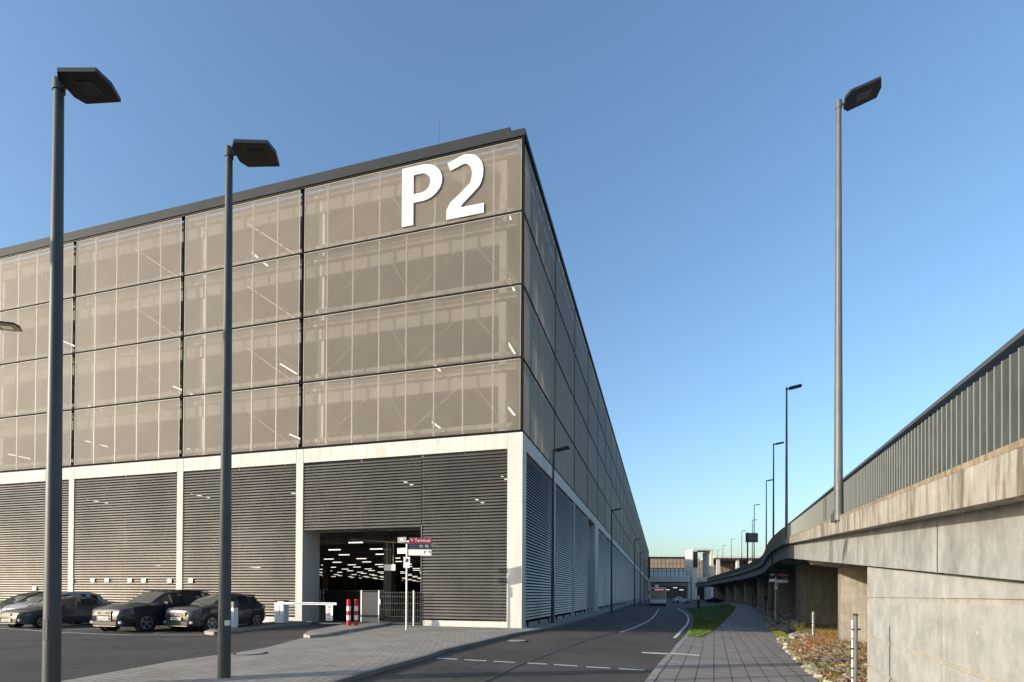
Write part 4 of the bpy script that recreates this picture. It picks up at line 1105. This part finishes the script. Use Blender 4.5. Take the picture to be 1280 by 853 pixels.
# ------------------------------------------------------------------ cars
def interp(tab, x):
    for (x0, *a), (x1, *b) in zip(tab, tab[1:]):
        if x <= x1:
            t = 0 if x1 == x0 else (x-x0)/(x1-x0); t = max(0, t); return [p+(q-p)*t for p, q in zip(a, b)]
    return tab[-1][1:]
def paintm(name, col): return mat(name, col, .13, metal=.0, coat=.0, spec=.55)
def car(name, loc, rz, P, label, cat='car', group=None):
    """local x: 0 = front bumper, increasing to the rear; y: + = right side; z up.  Empty at the front axle centre on the ground"""
    e = empty(name, loc, rz, label, cat, group)
    L, W, H = P['L'], P['W'], P['H']; off = P['fa']
    # station table: x, top z, belt z, half width factor, roof half width factor
    top = P['top']; xs = sorted(set([round(t[0], 4) for t in top] + [L*k/30 for k in range(31)]))
    # cull near duplicates
    xx = []
    for x in xs:
        if not xx or x-xx[-1] > .03 or x in [t[0] for t in top]: xx.append(x)
    belt0 = P['belt']
    rows = []; info = []
    for x in xx:
        zt, rw = interp(top, x); f = x/L
        hw = W/2*(1 - .34*max(0, 1-x/.42)**2.4 - .13*max(0, 1-(L-x)/.4)**2)
        zb_ = P['clear'] + .10*max(0, 1-x/.5)**2 + .12*max(0, 1-(L-x)/.5)**2
        belt = min(belt0 + .10*f, zt - .02)
        cabin = zt > belt0 + .10*f + .12
        r_ = rw*W/2
        if not cabin: r_ = hw*.86
        rows.append([(x, hw*.90, zb_), (x, hw*.985, zb_+.12), (x, hw, zb_+.32), (x, hw*.985, (zb_+.3+belt)/2+.05), (x, hw*.95, belt), (x, (r_ if cabin else hw*.84), zt-(.07 if cabin else .0)), (x, (r_*.80 if cabin else hw*.55), zt-(.005 if cabin else -.02)), (x, 0, zt+(.015 if cabin else .035))])
        info.append(cabin)
    k = len(rows[0]); mb = MB(); vs = []; 
    for r in rows:
        vs += [(x-off, -y, z) for x, y, z in r] + [(x-off, y, z) for x, y, z in r[:-1][::-1]]
    K = 2*k-1; fs = []
    for i in range(len(rows)-1):
        for j in range(K-1): fs.append((i*K+j, i*K+j+1, (i+1)*K+j+1, (i+1)*K+j))
        fs.append((i*K+K-1, i*K, (i+1)*K, (i+1)*K+K-1))
    fs += [tuple(range(K))[::-1], tuple(range((len(rows)-1)*K, len(rows)*K))]
    mb.add(vs, fs); body = mb.build('body', P['paint'], e, smooth=True)
    # windows, lifted a few mm off the body
    def pt(i, j, sgn, lift=.006, t=0.0, j2=None, i2=None, ti=0.0):
        a = Vector(rows[i][j]); b = Vector(rows[i][j2]) if j2 is not None else a
        p_ = a.lerp(b, t)
        if i2 is not None:
            a2 = Vector(rows[i2][j]); b2 = Vector(rows[i2][j2]) if j2 is not None else a2; p_ = p_.lerp(a2.lerp(b2, t), ti)
        return Vector((p_.x-off, sgn*p_.y, p_.z))
    cab = [i for i, c in enumerate(info) if c]
    ws0, ws1 = P['ws']; rw0, rw1 = P['rw']      # windscreen from x to x, rear window from x to x
    for s in (-1, 1):
        for (xa, xb) in P['sidewin']:
            ids = [i for i in cab if xa-.001 <= xx[i] <= xb+.001]
            if len(ids) < 2: continue
            mb = MB(); V = []
            for i in ids:
                lo = pt(i, 4, s, t=.10, j2=5); hi = pt(i, 4, s, t=.90, j2=5)
                o2 = Vector((0, s*.008, .004)); V += [lo+o2, hi+o2]
            mb.add(V, [(2*q, 2*q+2, 2*q+3, 2*q+1) for q in range(len(ids)-1)]); mb.build('side_window', M['glass'], e, smooth=True)
    for nm, x0, x1 in (('windscreen', ws0, ws1), ('rear_window', rw0, rw1)):
        ids = [i for i in range(len(xx)) if x0-.001 <= xx[i] <= x1+.001]
        mb = MB(); V = []
        for i in ids:
            r_ = rows[i]; yw = r_[6][1]*1.08
            up = Vector((-.008 if nm == 'windscreen' else .008, 0, .012))
            V += [Vector((xx[i]-off, -yw, r_[6][2]-.012))+up, Vector((xx[i]-off, 0, r_[7][2]))+up, Vector((xx[i]-off, yw, r_[6][2]-.012))+up]
        fs_ = []
        for q in range(len(ids)-1): fs_ += [(3*q, 3*q+1, 3*q+4, 3*q+3), (3*q+1, 3*q+2, 3*q+5, 3*q+4)]
        mb.add(V, fs_); mb.build(nm, M['screen'], e, smooth=True)
    # wheels and arches
    wr = P['wr']
    for ax in (0, P['wb']):
        for s in (-1, 1):
            y1 = s*(W/2+.004); y0 = s*(W/2-.22)
            mb = MB(); mb.tube((ax, y1-s*.01, wr+.01), (ax, y1, wr+.01), wr*1.17, n=28); mb.build('wheel_arch', M['plastic'], e)
            mb = MB(); mb.tube((ax, y0, wr), (ax, y1+s*.012, wr), wr, n=28)
            w_ = mb.build('wheel', M['tyre'], e, smooth=True)
            mb = MB(); mb.tube((ax, y1, wr), (ax, y1+s*.016, wr), wr*.66, n=24); mb.build('rim_back', M['rimdark'], w_)
            mb = MB()
            for q in range(5):
                a = q*2*math.pi/5 + .3; ca, sa = math.cos(a), math.sin(a)
                for da in ((-.16, .16),) if P['rim'] == 'five' else ((-.22, -.06), (.06, .22)):
                    pts = []
                    for (rr, dd) in ((.12, da[0]*2), (.12, da[1]*2), (.64, da[1]), (.64, da[0])): pts.append((ax+wr*rr*math.cos(a+dd), y1+s*.024, wr+wr*rr*math.sin(a+dd)))
                    mb.quad(*pts)
            mb.tube((ax, y1+s*.017, wr), (ax, y1+s*.026, wr), wr*.16, n=12)
            n_ = 24
            for q in range(n_):
                a0, a1 = 2*math.pi*q/n_, 2*math.pi*(q+1)/n_
                mb.quad(*[(ax+wr*rr*math.cos(a), y1+s*.022, wr+wr*rr*math.sin(a)) for rr, a in ((.60,a0),(.60,a1),(.68,a1),(.68,a0))])
            mb.build('rim', M['rim'], w_)
    # lower cladding
    if P.get('clad'):
        for s in (-1, 1):
            mb = MB(); mb.box(wr*1.1, P['wb']-wr*1.1, s*(W/2*.99), s*(W/2+.008), P['clear']+.02, P['clear']+.20); mb.build('sill_cladding', M['plastic'], e)
    # front: grille, lamps, plate, bumper lip
    def fx(z, y):      # x of the nose surface near the front for a given half-width
        return None
    g = P['front']
    yh = W/2*.78
    mb = MB(); mb.box(-off-.03, -off+.10, -g['gw'], g['gw'], g['g0'], g['g1']); gr = mb.build('grille', M['plastic'], e, bevel=.01)
    mb = MB()
    nb = 3
    for q in range(nb+1): z = g['g0']+(g['g1']-g['g0'])*q/nb; mb.box(-off-.038, -off-.028, -g['gw'], g['gw'], z-.008, z+.008)
    for sx in (-1, 1): mb.box(-off-.04, -off-.028, sx*g['gw']-.012, sx*g['gw']+.012, g['g0'], g['g1'])
    mb.build('grille_bars', M['chrome'], gr)
    for s in (-1, 1):
        a = Vector((-off-.005, s*(g['gw']+.01), 0)); 
        y_in, y_out = g['gw']+.02, W/2*.92
        z0, z1 = g['l0'], g['l1']
        mb = MB()
        P_ = [(-off-.01, s*y_in, z0+.02), (-off+.28, s*y_out, z0+.05), (-off+.34, s*y_out*.985, z1+.02), (-off+.06, s*y_in, z1),
              (-off+.12, s*y_in, z0+.02), (-off+.40, s*(y_out-.12), z0+.05), (-off+.42, s*(y_out-.14), z1+.02), (-off+.2, s*y_in, z1)]
        mb.add(P_, [(0,1,2,3), (7,6,5,4), (0,4,5,1), (1,5,6,2), (2,6,7,3), (3,7,4,0)]); mb.build('headlight', M['headlamp'], e, bevel=.008)
        mb = MB(); mb.box(-off+.02, -off+.10, s*W*.28, s*W*.40, P['clear']+.14, P['clear']+.24, ); mb.build('fog_lamp', M['headlamp'], e)
        # mirror
        xm = P['mirror']
        mb = MB(); mb.box(xm-off, xm-off+.16, s*(W/2-.02), s*(W/2+.20), belt0+.02, belt0+.17); mb.build('mirror', P['paint'], e, bevel=.03)
        # handles and sill line
        for hx in P['handles']:
            mb = MB(); mb.box(hx-off, hx-off+.2, s*(W/2*.965), s*(W/2*.965+.03), belt0-.10, belt0-.065); mb.build('door_handle', P['paint'], e)
        mb = MB(); mb.box(L-off-.16, L-off-.02, s*W*.34, s*W*.44, belt0-.15, belt0+.05); mb.build('tail_light', M['red'], e, bevel=.01)
    mb = MB(); mb.box(-off-.02, -off+.05, -W*.31, W*.31, P['clear']+.08, P['clear']+.22); mb.build('bumper_intake', M['plastic'], e, bevel=.01)
    mb = MB(); mb.box(-off-.025, -off+.05, -W*.29, W*.29, P['clear']+.03, P['clear']+.06); mb.build('skid_plate', M['chrome'], e)
    mb = MB(); mb.box(-off-.062, -off-.05, -.26, .26, g['p']-.055, g['p']+.055); pl_ = mb.build('number_plate', M['plate'], e)
    mb = MB()
    for q in range(7): mb.box(-off-.066, -off-.0625, -.20+q*.06, -.165+q*.06, g['p']-.03, g['p']+.03)
    mb.build('plate_characters', M['ink'], pl_)
    # emblem
    mb = MB(); rings = [(-.09,), (-.03,), (.03,), (.09,)] if P['emblem'] == 'four' else [(0,)]
    rr0 = .045 if P['emblem'] == 'four' else .06
    ze = g['e']
    for (yc,) in rings:
        for q in range(16):
            a0, a1 = 2*math.pi*q/16, 2*math.pi*(q+1)/16
            mb.quad(*[(-off-.048, yc+r_*math.cos(a), ze+r_*math.sin(a)) for r_, a in ((rr0,a0),(rr0,a1),(rr0*.78,a1),(rr0*.78,a0))])
    if P['emblem'] == 'vw':
        for (ya, za, yb, zb3) in ((-.03,.03,0,-.0),(0,0,.03,.03),(-.045,.01,-.022,-.04),(-.022,-.04,0,-.005),(0,-.005,.022,-.04),(.022,-.04,.045,.01)):
            mb.tube((-off-.05, ya, ze+za), (-off-.05, yb, ze+zb3), .005, n=4)
    mb.build('emblem', M['chrome'], e)
    if P.get('rails'):
        for s in (-1, 1):
            mb = MB(); mb.tube((P['rails'][0]-off, s*W*.36, H-.03), (P['rails'][1]-off, s*W*.36, H-.05), .02, n=8); mb.build('roof_rail', M['plastic'], e)
    # door seams
    mb = MB()
    for s in (-1, 1):
        for sx in P['seams']: mb.box(sx-off-.006, sx-off+.006, s*(W/2*.9), s*(W/2+.003), P['clear']+.22, belt0-.0)
    mb.build('door_seam', M['ink'], e)
    return e
CARZ = LT
axis = math.atan2(NE.y, NE.x)     # cars point out of their bays
suv = dict(L=5.0, W=1.97, H=1.74, fa=.95, wb=3.0, wr=.39, clear=.24, belt=1.06, paint=paintm('dark_blue_paint', (0.016, 0.019, 0.028)),
    top=[(0,.72,.8),(.08,.92,.8),(.35,1.03,.8),(1.0,1.10,.8),(1.35,1.14,.8),(1.75,1.40,.72),(2.15,1.63,.68),(2.6,1.71,.68),(3.2,1.74,.68),(4.0,1.70,.66),(4.4,1.62,.62),(4.75,1.22,.7),(4.92,1.02,.8),(5.0,.75,.8)],
    ws=(1.35,2.15), rw=(4.4,4.8), sidewin=((1.7,2.62),(2.72,3.6),(3.68,4.3)), clad=True, rim='five', mirror=1.75, handles=(2.45,3.45), seams=(1.6,2.67,3.65), emblem='four', rails=(2.2,4.3),
    front=dict(gw=.34, g0=.50, g1=.86, l0=.68, l1=.84, p=.60, e=.80))
cross = dict(L=4.15, W=1.78, H=1.58, fa=.86, wb=2.57, wr=.345, clear=.21, belt=.98, paint=paintm('anthracite_paint', (0.05, 0.05, 0.052)),
    top=[(0,.66,.8),(.06,.86,.8),(.3,.98,.8),(.8,1.04,.8),(1.1,1.07,.8),(1.5,1.32,.72),(1.85,1.50,.69),(2.3,1.57,.69),(2.9,1.58,.68),(3.55,1.53,.66),(3.75,1.46,.62),(3.98,1.12,.72),(4.1,.95,.8),(4.15,.7,.8)],
    ws=(1.1,1.85), rw=(3.75,4.0), sidewin=((1.45,2.28),(2.38,3.1),(3.2,3.6)), clad=True, rim='double', mirror=1.5, handles=(2.05,2.95), seams=(1.35,2.33,3.15), emblem='vw', rails=(1.9,3.6),
    front=dict(gw=.42, g0=.66, g1=.82, l0=.70, l1=.82, p=.55, e=.74))
hatch = dict(L=4.05, W=1.68, H=1.40, fa=.80, wb=2.55, wr=.29, clear=.19, belt=.88, paint=paintm('dark_grey_paint', (0.07, 0.066, 0.062)),
    top=[(0,.56,.8),(.06,.70,.8),(.35,.79,.8),(.95,.88,.8),(1.15,.91,.8),(1.6,1.17,.72),(1.95,1.33,.69),(2.3,1.39,.69),(2.9,1.40,.68),(3.3,1.35,.66),(3.7,1.12,.66),(3.95,.92,.8),(4.05,.6,.8)],
    ws=(1.15,1.95), rw=(3.3,3.72), sidewin=((1.55,2.35),(2.45,3.3)), rim='five', mirror=1.45, handles=(2.15,), seams=(1.35,2.4), emblem='one',
    front=dict(gw=.2, g0=.58, g1=.64, l0=.53, l1=.66, p=.38, e=.66))
van = dict(L=4.4, W=1.8, H=1.62, fa=.85, wb=2.7, wr=.31, clear=.2, belt=.98, paint=paintm('silver_blue_paint', (0.30, 0.33, 0.37)),
    top=[(0,.6,.8),(.06,.78,.8),(.35,.93,.8),(.7,1.04,.8),(1.2,1.34,.72),(1.7,1.54,.69),(2.3,1.62,.69),(3.3,1.61,.68),(3.9,1.52,.64),(4.2,1.15,.7),(4.35,.95,.8),(4.4,.6,.8)],
    ws=(.7,1.7), rw=(3.9,4.22), sidewin=((1.25,2.3),(2.4,3.2),(3.3,3.8)), rim='five', mirror=1.2, handles=(2.1,3.05), seams=(1.15,2.35,3.25), emblem='one',
    front=dict(gw=.24, g0=.62, g1=.72, l0=.66, l1=.82, p=.42, e=.7))
def place(px, py, half):   # contact point of the front wheel on the visible (left) side -> axle centre
    p = gp(px, py, LT); return p - NR*half
c1 = place(181.5, 795.6, .90); c2 = place(263.5, 793.6, .82); c3 = place(52, 792.0, .78)
car('parked_car', (*c1[:2], CARZ), axis, suv, 'big dark blue SUV with a tall grille, second car left of the lamp post', group='cars parked in front of the garage')
car('parked_car', (*c2[:2], CARZ), axis, cross, 'anthracite compact SUV with five-spoke wheels and a round badge, behind the lamp post', group='cars parked in front of the garage')
car('parked_car', (*c3[:2], CARZ), axis, hatch, 'low dark grey old hatchback behind the thick pole at the left', group='cars parked in front of the garage')
c4 = c3 - NR*3.1 + NE*2.0
car('parked_car', (*c4[:2], CARZ), axis, van, 'silver blue people carrier parked behind the old hatchback', group='cars parked in front of the garage')
hatch2 = dict(hatch); hatch2['paint'] = paintm('black_blue_paint', (0.015, 0.018, 0.025))
c5 = c3 + NR*2.3 + NE*5.5
car('parked_car', (*c5[:2], CARZ), axis, hatch2, 'low black car half hidden between the old hatchback and the big dark blue SUV', group='cars parked in front of the garage')
c6 = c4 - NR*2.9 + NE*1.0
suv2 = dict(van); suv2['paint'] = paintm('black_paint', (0.02, 0.02, 0.022))
car('parked_car', (*c6[:2], CARZ), axis, suv2, 'black car cut by the left edge of the picture behind the silver blue carrier', group='cars parked in front of the garage')

# ------------------------------------------------------------------ bus and far vehicles
bp_ = gp(822.8, 755.4, RD); bus = empty('bus', bp_, -YAW + .02, 'white city bus with a red destination display coming along the road', 'bus')
mb = MB(); mb.box(-1.27, 1.27, 0, 11.5, .32, 3.0); body = mb.build('body', M['white'], bus, bevel=.12)
mb = MB(); mb.box(-1.12, 1.12, -.03, .1, 1.05, 2.86); mb.build('windscreen', mat('bus_glass', (0.10, 0.14, 0.14), .08, spec=.8), bus, bevel=.08)  # pale greenish reflection put into the colour of the bus glass
mb = MB(); mb.box(-1.0, 1.0, -.045, -.031, 2.48, 2.80); ds = mb.build('destination_display', M['plastic'], bus)
mb = MB(); mb.box(-.55, .9, -.05, -.046, 2.53, 2.72); mb.build('display_text', emis('bus_display', (1.0, .16, .06), .3), ds)
mb = MB(); mb.box(-1.2, 1.2, -.01, .2, .15, .42); mb.build('bumper', M['plastic'], bus, bevel=.03)
for s in (-1, 1):
    mb = MB(); mb.box(s*.82-.2, s*.82+.2, -.02, .05, .55, .75); mb.build('headlight', M['headlamp'], bus, bevel=.02)
    mb = MB(); mb.box(s*1.45-.1, s*1.45+.1, -.25, -.1, 1.9, 2.35); mb.tube((s*1.25, 0, 2.6), (s*1.45, -.15, 2.35), .025, n=6); mb.build('mirror', M['plastic'], bus)
    for y in (2.2, 8.2):
        mb = MB(); mb.tube((s*.98, y, .45), (s*1.28, y, .45), .47, n=20); mb.build('wheel', M['tyre'], bus)
    for k in range(6):
        mb = MB(); mb.box(s*1.268, s*1.279, .6+k*1.8, 2.3+k*1.8, 1.15, 2.5); mb.build('side_window', M['glass'], bus)
mb = MB(); mb.box(-.5, .1, .9, 2.9, 3.0, 3.45); mb.build('roof_unit', M['white'], bus, bevel=.05)
mb = MB(); mb.tube((0,-.135,.85), (0,-.03,.85), .1, n=14); mb.build('badge', M['chrome'], bus)
farcar = copy_tree(None) if False else None
def small_car(px, py, Y, rz, col, lab):
    P = dict(hatch); P['paint'] = paintm('far_car_paint', col); p = at(px, py, Y); return car('parked_car', (p.x, p.y, G(p.x, p.y)+RD), rz, P, lab, group='cars far down the road')
small_car(858, 750, 125, 3.3, (0.6, 0.6, 0.6), 'small white car far down the road beyond the grass')
small_car(899, 748, 140, 3.4, (0.02, 0.02, 0.022), 'small black car parked far away at the end of the ramp bridge')

# ------------------------------------------------------------------ far buildings
def facing(px0, px1, py0, py1, Y):    # rectangle on a plane parallel to the camera at distance Y -> x0,x1,z0,z1
    a = at(px0, py1, Y); b = at(px1, py0, Y); return a.x, b.x, a.z, b.z
Yf = 262
e = empty('footbridge', (at(838, 740, Yf).x, Yf, 0), 0, 'glazed footbridge on a white beam crossing the road at the far end of the garage', 'footbridge')
ox = e.location.x
x0, x1, z0, z1 = facing(809, 866, 719, 725.5, Yf)
mb = MB(); mb.box(x0-ox, x1-ox, 0, 6, z0, z1); mb.build('beam', M['concrete'], e)
xa, xb, za, zb_ = facing(812, 864.5, 708, 719, Yf)
M['paleglass'] = mat('pale_glass', (0.62, 0.70, 0.66), 0.35, spec=.7)
mb = MB(); mb.box(xa-ox, xb-ox, .5, 5.5, za, zb_); mb.build('glazing', M['paleglass'], e)
mb = MB()
for k in range(11): x = xa+(xb-xa)*k/10; mb.box(x-ox-.12, x-ox+.12, .3, .49, za, zb_)
mb.box(xa-ox, xb-ox, .3, .48, zb_-.3, zb_); mb.box(xa-ox, xb-ox, .3, .48, (za+zb_)/2+.6, (za+zb_)/2+.75)
mb.build('glazing_frame', M['rail'], e)
mb = MB(); mb.box(xa-ox-1.5, xa-ox+.2, 0, 6, za-1, za+9.5); mb.build('end_panel', M['dark'], e)
for px in (812, 862.5):
    x0, x1, z0, z1 = facing(px-1.6, px+1.6, 725.5, 752, Yf); mb = MB(); mb.box(x0-ox, x1-ox, .5, 2.5, -1, z1-.01); mb.build('column', M['concrete'], e)
mb = MB(); x0, x1, z0, z1 = facing(815, 862, 726.5, 730.5, Yf+14); mb.box(x0-ox, x1-ox, 14, 15, z0, z1); mb.build('rear_beam', M['pier'], e)

Yt = 300
e = empty('terminal_building', (at(850, 740, Yt).x, Yt, 0), 0, 'beige terminal building with a flat white roof behind the footbridge', 'building'); ox = e.location.x
x0, x1, z0, z1 = facing(780, 990, 694.5, 748, Yt)
mb = MB(); mb.box(x0-ox, x1-ox, 2, 40, 9.0, z1); mb.build('wall', M['beige'], e)
mb = MB(); mb.box(x0-ox, x1-ox, 6, 40, -1, 9.0); mb.build('ground_floor', mat('dim_facade', (0.03, .035, .04), .4), e)
xr0, xr1, zr0, zr1 = facing(893, 1000, 692.5, 695, Yt-20)
mb = MB(); mb.box(xr0-ox, xr1-ox, -20, 30, zr0+.1, zr1+.3); mb.build('roof', M['concrete'], e)
mb = MB(); mb.box(x0-ox, at(866,700,Yt).x-ox, 1.2, 40, z1+.01, z1+.7); mb.build('roof_edge', M['parapet'], e)
mb = MB()
for k in range(44):
    x = x0-ox+(x1-x0)*k/44; mb.box(x-.05, x+.05, 1.9, 1.99, 9, z1)
for z in (z1-3.1, z1-6.2): mb.box(x0-ox, x1-ox, 1.9, 1.98, z-.06, z+.06)
mb.build('cladding_joint', mat('beige_joint', (0.12, .095, .08), .8), e)
for px in (898, 922, 938, 962):
    xq = at(px, 700, Yt-18).x-ox; mb = MB(); mb.box(xq-.7, xq+.7, -18, -16.6, -1, zr0+.08); mb.build('roof_column', M['concrete'], e)
fw = emis('far_window', (1, .9, .75), .45)
for px in (829, 838, 848, 856):
    xq = at(px, 740, Yt).x-ox; mb = MB(); mb.box(xq-1.2, xq+1.2, 5.8, 5.95, 3.2+(px % 3)*1.2, 3.6+(px % 3)*1.2); mb.build('lit_window', fw, e)

Yp = 235
e = empty('portal_tower', (at(879, 740, Yp).x, Yp, 0), 0, 'tall white concrete portal frame with a dark underside left of the ramp', 'tower'); ox = e.location.x
def fb(mb, px0, px1, py0, py1, y0, y1):
    x0, x1, z0, z1 = facing(px0, px1, py0, py1, Yp); mb.box(x0-ox, x1-ox, y0, y1, z0, z1)
mb = MB(); fb(mb, 865.5, 891.5, 683.2, 685.5, 0, 11); mb.build('roof_slab', M['concrete'], e)
mb = MB(); fb(mb, 888.8, 891.2, 685.6, 748, 0, 1.2); mb.build('column', M['concrete'], e)
mb = MB(); fb(mb, 865.5, 871.0, 685.6, 748, 0, 3); mb.build('column', M['concrete'], e)
for k in range(5):
    x0, x1, z0, z1 = facing(889.0, 891.0, 686, 748, Yp); mb = MB(); mb.box(x0-ox, x1-ox, 2.0*(k+1), 2.0*(k+1)+.6, -1, z1-.01); mb.build('column', M['concrete'], e)
xw, _, zw0, zw1 = facing(865.4, 866, 685.7, 716, Yp); mb = MB(); mb.box(xw-ox, xw-ox+.4, 3.01, 10, zw0, zw1); mb.build('side_wall', M['concrete'], e)
mb = MB(); fb(mb, 866, 871.5, 687, 707, -.1, -.02); mb.build('dark_panel', M['dark'], e)
mb = MB(); fb(mb, 871.5, 888.8, 719, 724, 2, 6); mb.build('walkway', M['concrete'], e)
mb = MB(); fb(mb, 871.5, 888.8, 715.2, 715.8, 1.9, 1.99)
for k in range(9): px = 871.8+k*2.1; fb(mb, px-.12, px+.12, 715.8, 719, 1.9, 1.99)
mb.build('railing', M['rail'], e)
mb = MB(); fb(mb, 871.5, 888.5, 726, 748, 8, 8.2); mb.build('rear_wall', M['dark'], e)
